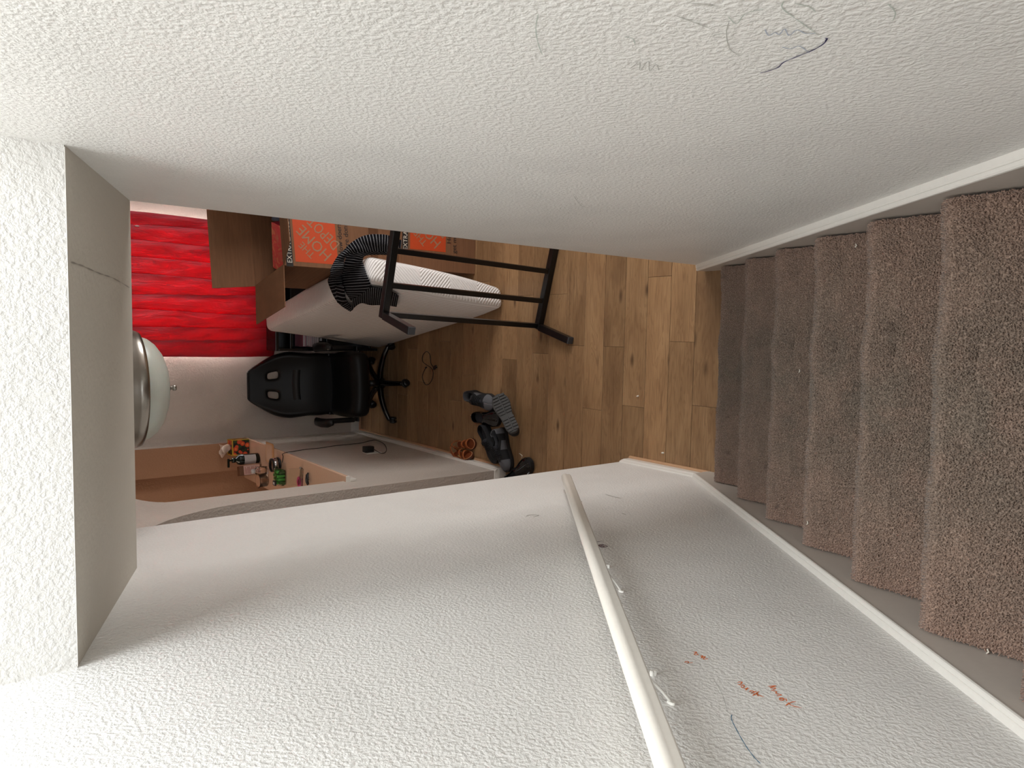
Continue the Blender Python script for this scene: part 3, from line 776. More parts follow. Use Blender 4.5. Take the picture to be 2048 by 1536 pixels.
# ------------------------------------------------------------------ cardboard boxes
def cardboard(name, col=(124, 88, 63)):
    ma, nt, b = nodes(name)
    co = coords(nt, scale=(1, 1, 14))
    n1 = noise(nt, co, 6, 3, .6)
    nt.links.new(ramp(nt, n1, [(.3, srgb(*[c*.9 for c in col])), (.7, srgb(*col))]), b.inputs['Base Color'])
    b.inputs['Roughness'].default_value = .8; b.inputs['Specular IOR Level'].default_value = .2
    return ma
M['card'] = cardboard('cardboard'); M['card_in'] = cardboard('cardboard_inside', (112, 84, 62))
M['ink_orange'] = plain('ink_orange', (188, 66, 18), .7); M['ink_black'] = plain('ink_black', (26, 22, 20), .7)
M['ink_card'] = plain('bare_card_print', (150, 116, 88), .8); M['paper_print'] = plain('paper_print', (206, 196, 182), .8)
def hollow_box(name, x0, x1, y0, y1, z0, z1, label, group=None, flaps=None, closed=True):
    root = empty(name, ((x0+x1)/2, (y0+y1)/2, z0)); tag(root, label, 'cardboard box', group)
    th = .005
    box('bottom', (x0, y0, z0), (x1, y1, z0+th), M['card'], root, world=True)
    box('side_panel', (x0, y0, z0+th), (x1, y0+th, z1), M['card'], root, world=True)
    box('side_panel', (x0, y1-th, z0+th), (x1, y1, z1), M['card'], root, world=True)
    box('side_panel', (x0, y0+th, z0+th), (x0+th, y1-th, z1), M['card'], root, world=True)
    box('side_panel', (x1-th, y0+th, z0+th), (x1, y1-th, z1), M['card'], root, world=True)
    if closed: 
        box('top_flap', (x0, y0, z1), (x1, (y0+y1)/2-.001, z1+th), M['card'], root, world=True)
        box('top_flap', (x0, (y0+y1)/2+.001, z1), (x1, y1, z1+th), M['card'], root, world=True)
    return root
def prints(root, x0, yf, ztop, lx, words):
    y = yf-.0008
    def rect(nm, a, b, c, d, ma, dy=0): return mesh(nm, [(a, y-dy, c), (b, y-dy, c), (b, y-dy, d), (a, y-dy, d)], [(0, 1, 2, 3)], ma, root, world=True)
    rect('printed_band', lx-.02, lx+.285, ztop-.060, ztop-.018, M['ink_black'])
    text_on('printed_text', words, .042, (lx+.0, y-.0006, ztop-.054), (1, 0, 0), (0, 0, 1), M['paper_print'], root, True, .95)
    s0, s1 = ztop-.075-.27, ztop-.075
    rect('printed_logo', lx+.012, lx+.282, s0, s1, M['ink_orange'])
    d = Vector((1, 0, 1)).normalized(); n = Vector((-1, 0, 1)).normalized()
    c = Vector((lx+.147, y-.0006, (s0+s1)/2))
    text_on('printed_text', 'THE', .062, c+n*.085, d, n, M['ink_card'], root, True, .95, True)
    text_on('printed_text', 'HOME', .100, c+n*.016, d, n, M['ink_card'], root, True, .88, True)
    text_on('printed_text', 'DEPOT', .100, c-n*.078, d, n, M['ink_card'], root, True, .72, True)
    text_on('printed_text', 'How doers', .046, (lx+.07, y-.0006, s0-.040), (1, 0, 0), (0, 0, 1), M['ink_black'], root, True)
    text_on('printed_text', 'get more done', .046, (lx+.01, y-.0006, s0-.083), (1, 0, 0), (0, 0, 1), M['ink_black'], root, True)
BX0, BY0 = .457, 2.145
lowb = hollow_box('cardboard_box', BX0+.02, BX0+.57, BY0, BY0+.55, .001, .585, 'big cardboard moving box with orange logo, lowest of the stack on the floor', 'moving boxes stacked behind the mattress')
prints(lowb, BX0, BY0, .585, BX0+.135, 'EXTRA LARGE')
midb = hollow_box('cardboard_box', BX0+.03, BX0+.53, BY0+.02, BY0+.50, .592, .722, 'flat plain cardboard box between the two printed moving boxes', 'moving boxes stacked behind the mattress')
ZB0, ZB1 = .729, 1.302
upb = hollow_box('cardboard_box', BX0, BX0+.55, BY0, BY0+.50, ZB0, ZB1, 'open cardboard moving box with raised flaps, topmost of the stack', 'moving boxes stacked behind the mattress', closed=False)
prints(upb, BX0, BY0, ZB1, BX0-.005+.02, 'EXTRA LARGE')
# flaps of the open box
def flap(h0, h1, dirv, ln, taper=.0):
    h0 = Vector(h0); h1 = Vector(h1); d = Vector(dirv).normalized()*ln; e = (h1-h0)*taper
    n = (h1-h0).cross(d).normalized()*.005
    q = [h0, h1, h1+d-e, h0+d+e]
    vs = q+[v+n for v in q]
    mesh('flap', vs, [(0, 1, 2, 3), (7, 6, 5, 4), (0, 4, 5, 1), (1, 5, 6, 2), (2, 6, 7, 3), (3, 7, 4, 0)], M['card'], upb, world=True)
x0, x1, y0, y1 = BX0, BX0+.55, BY0, BY0+.50
flap((x0, y1, ZB1), (x0, y0, ZB1), (-1, -.02, .06), .25)                 # towards the mattress
flap((x0, y0, ZB1), (x1, y0, ZB1), (0, -1, .20), .24, .12)               # towards the viewer
flap((x1, y1, ZB1), (x0, y1, ZB1), (.02, .5, 1), .26)                    # raised at the back
flap((x1, y0, ZB1), (x1, y1, ZB1), (.12, 0, 1), .25)                     # raised on the far side
# the open box stands turned by twelve degrees
ang = math.radians(12); lc = Vector((x0, y0, 0))-Vector((upb.location.x, upb.location.y, 0)); lc.rotate(Matrix.Rotation(ang, 3, 'Z'))
upb.rotation_euler = (0, 0, ang); upb.location.x = .450-lc.x; upb.location.y = 2.235-lc.y
# toy carton inside
M['toy'] = None
def toyprint():
    ma, nt, b = nodes('toy_carton_print')
    co = coords(nt)
    n = noise(nt, co, 9, 3, .6, 1.5)
    nt.links.new(ramp(nt, n, [(.30, srgb(206, 120, 96)), (.48, srgb(214, 66, 70)), (.60, srgb(222, 142, 104)), (.75, srgb(176, 130, 100))]), b.inputs['Base Color'])
    b.inputs['Roughness'].default_value = .35
    return ma
M['toy'] = toyprint(); M['toy_red'] = plain('toy_carton_red', (150, 18, 34), .4); M['toy_blue'] = plain('bag_blue', (96, 104, 124), .5)
tcp = at(556, 508, 2, 1.20)
tc = empty('toy_carton', (tcp.x+.055, tcp.y-.02, 1.10)); tag(tc, 'colourful pink and red toy carton inside the open moving box', 'carton')
tc.rotation_euler = (math.radians(16), math.radians(-10), math.radians(-24))
box('front_panel', (-.15, -.085, .101), (.15, .085, .108), M['toy'], tc, .003)
box('body', (-.15, -.085, -.16), (.15, .085, .10), M['toy_red'], tc, .004)
bagm = bm_box((-.10, -.06, -.08), (.10, .06, .10), .03, 3)
rg = random.Random(5)
for v in bagm.verts: v.co += Vector((rg.uniform(-1, 1), rg.uniform(-1, 1), rg.uniform(-1, 1)))*.012
bag = from_bm('plastic_bag', bagm, M['toy_blue'], None, True); bag.location = (BX0+.40, BY0+.46, 1.12)
tag(bag, 'crumpled blue grey plastic bag inside the open moving box', 'bag')

# ------------------------------------------------------------------ knitted top thrown over the mattress
def knit():
    ma, nt, b = nodes('striped_knit')
    uv = nt.nodes.new('ShaderNodeTexCoord')
    sp = nt.nodes.new('ShaderNodeSeparateXYZ'); nt.links.new(uv.outputs['UV'], sp.inputs[0])
    s = math_(nt, 'SINE', math_(nt, 'MULTIPLY', sp.outputs[1], 6.2832))
    line = ramp(nt, s, [(.72, (0, 0, 0)), (.90, (1, 1, 1))])
    st = math_(nt, 'SINE', math_(nt, 'MULTIPLY', sp.outputs[0], 6.2832*2.2))
    dash = ramp(nt, st, [(.25, (.25, .25, .25)), (.6, (1, 1, 1))])
    c = mixc(nt, math_(nt, 'MULTIPLY', line, dash), srgb(15, 15, 19), srgb(178, 178, 182))
    nt.links.new(c, b.inputs['Base Color']); b.inputs['Roughness'].default_value = .95; b.inputs['Specular IOR Level'].default_value = .1
    bump(nt, math_(nt, 'MULTIPLY', s, st), b, .5, .003)
    return ma
M['knit'] = knit()
M['knit_dark'] = plain('dark_knit', (18, 18, 22), .95, 0, .1)
bpy.context.view_layer.update()
mbm = bmesh.new(); mbm.from_mesh(mattress.data); mbm.transform(mattress.matrix_world)
MBVH = BVHTree.FromBMesh(mbm)
def drape(px, py, lift):
    d = ray(px, py)
    hit = MBVH.ray_cast(CAMP, d)
    if hit[0] is not None: p, n = hit[0], hit[1]
    else:
        p, n, _, _ = MBVH.find_nearest(CAMP + d*((1.88-CAMP.y)/d.y))
        q = CAMP + d*((p-CAMP).dot(d)); p = p.lerp(q, .95); n = -d
    return p - d*lift + n*lift*.3
sw = empty('striped_sweater', mat_pt(.09, .1, MH)); tag(sw, 'black and white striped knitted sweater thrown over the mattress corner', 'sweater')
def cloth(name, left, right, n, m, lift, su, sv, mat, wave=.006):
    # two borders in photo pixels, laid on the mattress; the cloth between them
    L_ = smooth_pts([(a, b, 0) for a, b in left], 8); R_ = smooth_pts([(a, b, 0) for a, b in right], 8)
    def samp(P, t):
        f = t*(len(P)-1); i = min(int(f), len(P)-2); return P[i].lerp(P[i+1], f-i)
    vs = []; fs = []; uvs = []
    for j in range(m+1):
        a = samp(L_, j/m); b = samp(R_, j/m)
        for i in range(n+1):
            t = i/n; q = a.lerp(b, t)
            rim = math.sin(math.pi*t)
            lf = lift + wave*math.sin(j*.9+3*t)*rim + wave*.8*math.sin(t*9+j*.35) + .012*rim
            vs.append(drape(q.x, q.y, lf)); uvs.append((t*su, j/m*sv))
    # even out jumps between the faces of the mattress
    G = np.array([list(v) for v in vs]).reshape(m+1, n+1, 3)
    for _ in range(2):
        H = G.copy(); H[1:-1] = (G[:-2]+2*G[1:-1]+G[2:])/4; G = H.copy(); H[:, 1:-1] = (G[:, :-2]+2*G[:, 1:-1]+G[:, 2:])/4; G = H
    vs = [Vector(v) for v in G.reshape(-1, 3)]
    for j in range(m):
        for i in range(n):
            a = j*(n+1)+i; fs.append((a, a+1, a+n+2, a+n+1))
    o = mesh(name, vs, fs, mat, sw, True, world=True)
    ul = o.data.uv_layers.new(name='UVMap')
    for lp in o.data.loops: ul.data[lp.index].uv = uvs[lp.vertex_index]
    solidify(o, .006, 1); return o
z3 = lambda L: [(640+a/8.535, 450+b/8.535) for a, b in L]
# inner back panel seen dark, outer ribbed front, sleeve and cuff
cloth('back_panel', z3([(1150, 190), (760, 300), (480, 470), (380, 760), (420, 1050), (520, 1260)]), z3([(1380, 470), (1120, 500), (740, 520), (780, 760), (870, 990), (1000, 1330)]), 14, 44, .012, 22, 34, M['knit'], .004)
cloth('front_panel', z3([(1390, 250), (1100, 140), (700, 190), (380, 420), (190, 700), (150, 900), (300, 1270), (520, 1440)]), z3([(1380, 480), (1090, 440), (800, 445), (480, 470), (380, 690), (400, 900), (440, 1200), (560, 1400)]), 10, 60, .030, 10, 52, M['knit'], .006)
cloth('sleeve', z3([(560, 1230), (700, 1160), (860, 1040), (1040, 1050), (1200, 1090), (1340, 1180)]), z3([(520, 1430), (690, 1300), (850, 1330), (1000, 1330), (1150, 1340), (1310, 1360)]), 8, 30, .026, 7, 24, M['knit'], .005)
cloth('hem', z3([(300, 1020), (310, 1140), (310, 1280)]), z3([(440, 1040), (450, 1150), (450, 1290)]), 8, 8, .040, 7, 5, M['knit'], .003)

# ------------------------------------------------------------------ metal bed frame standing on its rail
def blackmetal():
    ma, nt, b = nodes('black_powder_coat')
    b.inputs['Base Color'].default_value = srgb(9, 8, 9); b.inputs['Roughness'].default_value = .30; b.inputs['Specular IOR Level'].default_value = .5
    bump(nt, noise(nt, coords(nt), 500, 2), b, .08, .0004)
    return ma
M['bmetal'] = blackmetal(); M['cap'] = plain('plastic_end_cap', (62, 64, 68), .5)
f0 = at(1078, 652, 2, .02); f1 = at(1108, 503, 2, .02)
fd = (f1-f0); fd.z = 0; fd.normalize(); fn = Vector((fd.y, -fd.x, 0))      # fn towards the viewer
if fn.y > 0: fn = -fn
FW, FL, FH = .020, .98, 1.045
bf = empty('bed_frame', (f0.x, f0.y, 0)); tag(bf, 'black square-tube metal bed frame half standing on its side rail', 'bed frame')
lean = Vector((.040, .012, 0))                                             # drift of the upper rail
zl, zu = .022, .022+FH
lo = lambda s, h: Vector((f0.x, f0.y, 0)) + fd*s + Vector((0, 0, h)) + lean*(h/FH)
RB = frame3(fd, fn, Vector((0, 0, 1)))
for h in (zl, zu): rotbox('rail', lo(FL/2-.02, h), (FL/2, FW, FW), RB, M['bmetal'], bf, .003, 2, True)
for s in (.0, .155, .335, .52, .70, .90):
    a = lo(s, zl+FW); b = lo(s, zu-FW)
    uu = (b-a).normalized(); rx = fd - uu*fd.dot(uu); rx.normalize()
    rotbox('crossbar', (a+b)/2, (.014, .014, (b-a).length/2), frame3(rx, uu.cross(rx), uu), M['bmetal'], bf, .002, 2, True)
for h in (zl, zu):
    for s in (.0, .92):
        lg = .275
        leg = rotbox('leg', lo(s-.004, h)+fn*(FW+lg/2), (FW, lg/2, FW), RB, M['bmetal'], bf, .003, 2, True)
        rotbox('end_cap', leg_c, (FW*.96, .005, FW*.96), RB, M['cap'], leg, .003, 2) if False else rotbox('end_cap', lo(s-.004, h)+fn*(FW+lg+.003)-Vector(bf.location), (FW*.97, .004, FW*.97), RB, M['cap'], leg, .002, 2)

# ------------------------------------------------------------------ office (racing style) chair
M['leather'] = plain('black_leatherette', (7, 7, 8), .45, 0, .3); M['leather2'] = plain('black_leatherette_band', (22, 22, 24), .55)
M['bplast'] = plain('black_plastic', (13, 13, 15), .35); M['bgloss'] = plain('black_painted_steel', (9, 9, 10), .16)
ch = empty('gaming_chair', (-.350, 3.345, 0), math.radians(3)); tag(ch, 'black leatherette racing style swivel chair on five casters', 'chair')
lathe('hub', [(0, .06), (.045, .06), (.048, .085), (.035, .115), (0, .118)], M['bgloss'], ch, 24)
lathe('gas_lift', [(0, .10), (.026, .10), (.026, .20), (.016, .20), (.016, .31), (0, .31)], M['bplast'], ch, 20)
def caster(parent, x, y, ang):
    root = empty('caster', (x, y, 0)); root.parent = parent; root.rotation_euler = (0, 0, ang)
    del root
for k in range(5):
    a = math.radians(-90+72*k)
    d = Vector((math.cos(a), math.sin(a), 0))
    pts = smooth_pts([d*.03+Vector((0, 0, .092)), d*.12+Vector((0, 0, .098)), d*.22+Vector((0, 0, .088)), d*.29+Vector((0, 0, .068)), d*.315+Vector((0, 0, .060))], 4)
    rad = [.026-.010*i/(len(pts)-1) for i in range(len(pts))]
    leg = tube('base_leg', pts, rad, M['bgloss'], ch, 12)
    c = d*.315; n = Vector((-d.y, d.x, 0)); ca = a+.6*(k-2)
    ax = Vector((math.cos(ca+R90), math.sin(ca+R90), 0)); fw = Vector((-ax.y, ax.x, 0))
    for s in (-1, 1):
        ring = lambda r, off: [c+ax*off*s+fw*r*math.cos(t)+Vector((0, 0, .029+r*math.sin(t))) for t in [i*math.pi/9 for i in range(18)]]
        loft('caster_wheel', [ring(.020, .006), ring(.028, .008), ring(.028, .020), ring(.018, .026)], M['bplast'], leg, smooth=False)
    tube('caster_hood', [c+fw*.030*math.cos(t)+Vector((0, 0, .031+.030*math.sin(t))) for t in [i*math.pi/8 for i in range(9)]], .008, M['bplast'], leg, 8)
# seat: cushion with raised bolsters
def cushion(name, rings, mat, parent): return subsurf(loft(name, rings, mat, parent), 1)
rings = []
for y, w_, z0, z1, bo in ((-.285, .215, .345, .385, .0), (-.275, .238, .315, .425, .008), (-.235, .255, .300, .443, .016), (-.12, .263, .295, .436, .03), (.04, .263, .295, .43, .035), (.18, .255, .295, .43, .02), (.215, .235, .31, .42, 0), (.222, .20, .34, .40, 0)):
    rings.append([(-w_, y, (z0+z1)/2), (-w_*.97, y, z1+bo*.6), (-w_*.80, y, z1+bo), (-w_*.55, y, z1), (0, y, z1-.006), (w_*.55, y, z1), (w_*.80, y, z1+bo), (w_*.97, y, z1+bo*.6), (w_, y, (z0+z1)/2), (w_*.95, y, z0+.006), (w_*.5, y, z0), (0, y, z0), (-w_*.5, y, z0), (-w_*.95, y, z0+.006)])
cushion('seat', rings, M['leather'], ch)
box('seat_plate', (-.13, -.14, .285), (.13, .14, .305), M['bplast'], ch, .004)
tube('tilt_lever', [(.10, -.02, .285), (.20, -.03, .280), (.285, -.035, .278)], .007, M['bplast'], ch, 8)
# backrest: bucket shaped shell with two slots
hw = [(0, .235), (.06, .245), (.14, .250), (.22, .245), (.30, .252), (.36, .258), (.42, .252), (.48, .232), (.54, .198), (.60, .160), (.64, .135), (.668, .105)]
def halfw(s):
    for (a, b), (c, d) in zip(hw[:-1], hw[1:]):
        if a <= s <= c: return b+(d-b)*(s-a)/(c-a)
    return hw[-1][1]
nu, ns = 18, 26; vs = []; fs = []
SB = .668
for j in range(ns+1):
    s = SB*j/ns; w_ = halfw(s)
    for i in range(nu+1):
        u = -1+2*i/nu
        wing = .055*abs(u)**2.6*math.sin(math.pi*min(1, max(.12, s/SB*.95+.05)))
        lumb = -.022*math.exp(-((s-.20)/.13)**2)*(1-u*u)
        vs.append((u*w_, .205+s*.26-wing+lumb, .395+s*.965))
hole_ = lambda i, j: j in (17, 18, 19) and (i in (5, 6) or i in (11, 12))
for j in range(ns):
    for i in range(nu):
        if hole_(i, j): continue
        a = j*(nu+1)+i; fs.append((a, a+1, a+nu+2, a+nu+1))
bk = mesh('backrest', vs, fs, M['leather'], ch, True)
md = solidify(bk, .075, 0); subsurf(bk, 1)
# stitched band across the back
vs = []; fs = []
for j, s in enumerate((.290, .345)):
    for i in range(13):
        u = -.72+1.44*i/12; w_ = halfw(s)
        vs.append((u*w_, .205+s*.26-.055*abs(u)**2.6-.022*math.exp(-((s-.20)/.13)**2)*(1-u*u)-.0430, .395+s*.965-.030*abs(u)**2))
for i in range(12): fs.append((i, i+1, 14+i, 13+i))
solidify(mesh('back_band', vs, fs, M['leather2'], ch, True), .004, 1)
for s in (-1, 1):
    arm = tube('armrest', [(s*.285, -.16, .575), (s*.292, -.10, .590), (s*.295, .02, .592), (s*.290, .12, .588), (s*.285, .17, .572)], [.022, .034, .036, .034, .022], M['bplast'], ch, 12, flat=(1, .55))
    box('arm_post', (s*.285-.018, -.035, .33), (s*.285+.018, .045, .575), M['bplast'], ch, .008, 3)
    box('arm_bracket', (min(s*.10, s*.30), -.03, .292), (max(s*.10, s*.30), .04, .306), M['bplast'], ch, .003)
    box('recline_hinge', (s*.235-.012, .16, .33), (s*.235+.012, .25, .46), M['bplast'], ch, .006)

# ------------------------------------------------------------------ black stand under the window
M['bwood'] = plain('black_laminate', (16, 13, 13), .25)
st = empty('media_stand', (.30, 3.66, 0)); tag(st, 'low black stand with open shelves under the red curtain', 'stand')
SX0, SX1, SY0, SY1 = -.095, .62, 3.56, 3.765
box('top', (SX0, SY0, .845), (SX1, SY1, .870), M['bwood'], st, .003, world=True)
box('side_panel', (SX0, SY0, .0), (SX0+.02, SY1, .845), M['bwood'], st, .002, world=True)
box('side_panel', (SX1-.02, SY0, .0), (SX1, SY1, .845), M['bwood'], st, .002, world=True)
for z in (.755, .455, .08): box('shelf', (SX0+.02, SY0, z-.018), (SX1-.02, SY1, z), M['bwood'], st, .002, world=True)
box('back_panel', (SX0+.02, SY1-.008, .08), (SX1-.02, SY1, .845), M['bwood'], st, world=True)
def stackthing(name, label, cat, x0, x1, y0, y1, z0, z1, mat, group=None, bev=.002):
    o = box(name, (x0, y0, z0), (x1, y1, z1), mat, None, bev); tag(o, label, cat, group); return o
M['bk1'] = plain('cover_pink', (196, 120, 140), .35); M['bk2'] = plain('cover_white', (205, 196, 200), .4); M['bk3'] = plain('cover_plum', (120, 66, 88), .35); M['bk4'] = plain('cover_brown', (70, 52, 46), .5)
z = .455
dv = empty('disc_player', (.10, 3.63, z)); tag(dv, 'slim black disc player with a row of white buttons on the stand', 'disc player')
bdy = box('body', (-.02, 3.585, z+.001), (.30, 3.745, z+.055), M['bplast'], dv, .004, world=True)
M['btn'] = plain('white_button', (190, 190, 194), .4)
for k in range(7): box('button', (-.015+k*.028, 3.581, z+.030), (+.008+k*.028, 3.5852, z+.048), M['btn'], dv, .001, world=True)
z += .056
for k, (mt, h, nm) in enumerate((('bk4', .028, 'brown'), ('bk2', .012, 'white'), ('bk3', .018, 'plum'), ('bk2', .010, 'white'), ('bk1', .020, 'pink'), ('bk2', .014, 'white'), ('bk3', .012, 'plum'), ('bk1', .022, 'pink'))):
    x0 = -.060+.006*random.uniform(-1, 1)
    lab = ['thick brown hardback at the bottom of the stack on the stand', 'thin white magazine lying directly on the brown hardback', 'plum magazine between two white magazines low in the stack', 'thinnest white magazine lying under the lower pink magazine', 'lower pink magazine halfway up the stack on the stand', 'white magazine lying on the lower pink magazine', 'plum magazine directly under the topmost magazine of the stack', 'pink magazine lying on top of the stack on the stand'][k]
    b0 = empty('magazine' if k else 'hardback_book', (x0+.14, 3.62, z)); tag(b0, lab, 'magazine' if k else 'book', 'stack of printed matter on the black stand')
    box('cover', (x0, 3.575, z+.0005), (x0+.28, 3.74, z+.0022), M[mt], b0, world=True)
    box('pages', (x0+.003, 3.579, z+.0022), (x0+.278, 3.738, z+h-.0022), M['bk2'], b0, world=True)
    box('cover', (x0, 3.575, z+h-.0022), (x0+.28, 3.74, z+h-.0003), M[mt], b0, world=True)
    z += h

# ------------------------------------------------------------------ shoes
M['sneak_grey'] = plain('grey_suede', (96, 96, 100), .9); M['sneak_black'] = plain('black_mesh', (20, 20, 23), .85); M['sole_black'] = plain('black_rubber', (30, 30, 32), .6)
M['sole_grey'] = plain('grey_rubber', (64, 63, 62), .65); M['patent'] = plain('patent_leather', (7, 7, 8), .06, 0, .7); M['insole'] = plain('insole', (40, 40, 46), .9); M['lace'] = plain('lace', (14, 14, 16), .9)
M['reflect'] = plain('reflective_tab', (225, 228, 232), .25)
def foot_outline(L, n=28, wide=1.0):
    # left-right symmetric enough sole outline, heel at y=0, toe at y=L
    pts = []
    ws = [(0, 0), (.02, .018), (.08, .030), (.18, .034), (.35, .033), (.50, .036), (.65, .043), (.76, .045), (.88, .038), (.96, .022), (1, 0)]
    right = [(w_*wide*L/.29*1.08+.003*math.sin(t*3), t*L) for t, w_ in ws]
    left = [(-w_*wide*L/.29*1.0+.004*math.sin(t*5), t*L) for t, w_ in reversed(ws[1:-1])]
    P = smooth_pts([(a, b, 0) for a, b in right+left], 3, True)
    return [(p.x, p.y) for p in P]
def shoe(name, label, loc, rz, L=.29, upper='sneak_black', toe='sneak_grey', sole='sole_black', low=False, group=None, roll=0, tilt=0, lift=0, treads=False, tongue=True):
    root = empty(name, (loc[0], loc[1], lift), rz); tag(root, label, 'shoe', group)
    root.rotation_euler = (tilt, roll, rz)
    O = foot_outline(L, wide=1.14)
    cy = L*.5
    def ring(sx, z, fy=1.0, dy=0, toeup=.012):
        r = []
        for x, y in O:
            t = y/L
            r.append((x*sx, cy+(y-cy)*fy+dy, z+toeup*max(0, t-.7)**2*10*.35))
        return r
    so = loft('sole', [ring(.93, 0.001, .97), ring(1.02, .004), ring(1.03, .018), ring(.99, .030)], M[sole], root, smooth=False)
    if treads:
        for k in range(13):
            t = .07+.86*k/12
            wx = [abs(x) for x, y in O if abs(y/L-t) < .05]; wx = (max(wx) if wx else .03)*.86
            if .40 < t < .50: continue
            for s_ in (-1, 1): box('tread', (min(s_*.004, s_*wx), t*L-.0075, -.004), (max(s_*.004, s_*wx), t*L+.0075, .002), M[sole], so, .0015)
    # upper: height along the length, opening over the heel half
    def top(t):
        hs = [(0, .092), (.12, .097), (.30, .078), (.46, .102), (.56, .094), (.70, .074), (.84, .062), (.94, .050), (1, .030)] if not low else [(0, .066), (.15, .064), (.32, .052), (.44, .062), (.56, .058), (.72, .046), (.86, .040), (.96, .032), (1, .022)]
        for (a, b), (c, d) in zip(hs[:-1], hs[1:]):
            if a <= t <= c: return b+(d-b)*(t-a)/(c-a)
        return .03
    op = .46                                     # the opening ends at this fraction of the length
    rings = []
    for f in (0, .25, .5, .75, .92, 1.0):
        r = []
        for x, y in O:
            t = min(1, max(0, y/L)); zt = top(t)
            k = math.cos(f*R90*(.62 if t < op else 1.0))
            kk = .985*(k if t >= op else (.52+.48*k))
            yy = cy+(y-cy)*(.985-.05*f*(1 if t < .1 or t > .9 else 0))
            r.append((x*kk, yy, .026+(zt-.026)*math.sin(f*R90)))
        rings.append(r)
    n = len(O); vs = [v for r in rings for v in r]; fs = []; fm = []
    for i in range(len(rings)-1):
        for k in range(n):
            j = (k+1) % n; fs.append((i*n+k, i*n+j, (i+1)*n+j, (i+1)*n+k))
            t = O[k][1]/L; fm.append(1 if (t > .74 or t < .16 or (i < 2 and t < .74 and (k % 9 < 4))) else 0)
    # close the forefoot over the top, leave the heel open
    top_i = (len(rings)-1)*n
    idx = [k for k in range(n) if O[k][1]/L >= op]
    a = [k for k in idx if O[k][0] >= 0]; b = [k for k in idx if O[k][0] < 0]
    a.sort(key=lambda k: O[k][1]); b.sort(key=lambda k: O[k][1])
    up = mesh('upper', vs, fs, M[upper], root, True); up.data.materials.append(M[toe])
    for p, m_ in zip(up.data.polygons, fm): p.material_index = m_ if p.index < len(fm) else 0
    solidify(up, .004, -1)
    # insole and lining
    ins = [(x*.86, y) for x, y in O if y/L < .62]
    loft('insole', [[(x*.84, cy+(y-cy)*.94, .031) for x, y in O], [(x*.84, cy+(y-cy)*.94, .035) for x, y in O]], M['insole'], root, smooth=False)
    if tongue:
        tv = []
        for j in range(7):
            t = op-.06+.30*j/6; zt = top(min(1, t))+.004-.002*j/6
            if j == 0: zt += .012
            for i in range(5): u = -1+i/2; tv.append((u*(.026-.010*j/6), t*L, zt-.010*u*u))
        tf = [(j*5+i, j*5+i+1, j*5+i+6, j*5+i+5) for j in range(6) for i in range(4)]
        solidify(mesh('tongue', tv, tf, M['insole' if upper != 'patent' else 'patent'], root, True), .006, -1)
        for j in range(5):
            t = op+.01+.042*j; zt = top(t)+.008
            tube('lace', smooth_pts([(-.027, t*L, zt-.014), (-.012, t*L+.003, zt), (.012, t*L+.006, zt), (.027, t*L+.008, zt-.014)], 3), .0024, M['lace'], root, 6)
        tube('lace', smooth_pts([(0, (op+.01)*L, top(op)+.010), (.018, (op-.02)*L, top(op)+.016), (.034, op*L, top(op)+.002), (.045, (op+.06)*L, .05)], 4), .0022, M['lace'], root, 6)
    return root
def settle(root):                                # let a tipped thing touch the floor
    bpy.context.view_layer.update()
    lo_ = min((o.matrix_world @ v.co).z for o in root.children_recursive if o.type == 'MESH' for v in o.data.vertices)
    root.location.z -= lo_-.002
def place(heel, toe, z=0):
    h = at(*heel, 2, z); t = at(*toe, 2, z); d = t-h
    return (h.x, h.y), math.atan2(-d.x, d.y), d.length
h, a, l = place((938, 788), (993, 812), .035)
shoe('sneaker', 'grey and black suede sneaker, laces loose, standing apart beyond the other shoes', h, a, .295, group='shoes scattered by the wall')
h, a, l = place((951, 832), (1001, 838), .035)
s2 = shoe('dress_shoe', 'glossy black patent shoe lying between the two grey sneakers', (h[0]-.004, h[1]+.012), a, .275, 'patent', 'patent', 'sole_black', True, 'shoes scattered by the wall', tongue=False)
h, a, l = place((1036, 862), (1003, 793), .03)
shoe('sneaker', 'black sneaker tipped on its side with its ribbed sole showing', (h[0]+.005, h[1]-.045), a, .295, 'sneak_black', 'sneak_black', 'sole_grey', False, 'shoes scattered by the wall', roll=math.radians(-132), lift=.048, treads=True, tongue=False)
settle(COL.objects['sneaker.001'])
h, a, l = place((966, 849), (990, 921), .03)
shoe('sneaker', 'plain black knit sneaker wedged against the grey sneaker by the baseboard', h, a, .285, 'sneak_black', 'sneak_black', 'sole_black', True, 'shoes scattered by the wall')
h, a, l = place((1001, 855), (1013, 935), .03)
shoe('sneaker', 'grey and black suede sneaker pointing at the patent shoe by the wall end', h, a, .295, group='shoes scattered by the wall')
h, a, l = place((1013, 957), (1047, 925), .03)
s6 = shoe('dress_shoe', 'glossy black patent shoe half hidden by the end of the handrail wall', (h[0]-.025, h[1]-.015), a, .285, 'patent', 'patent', 'sole_black', True, 'shoes scattered by the wall', tongue=False)

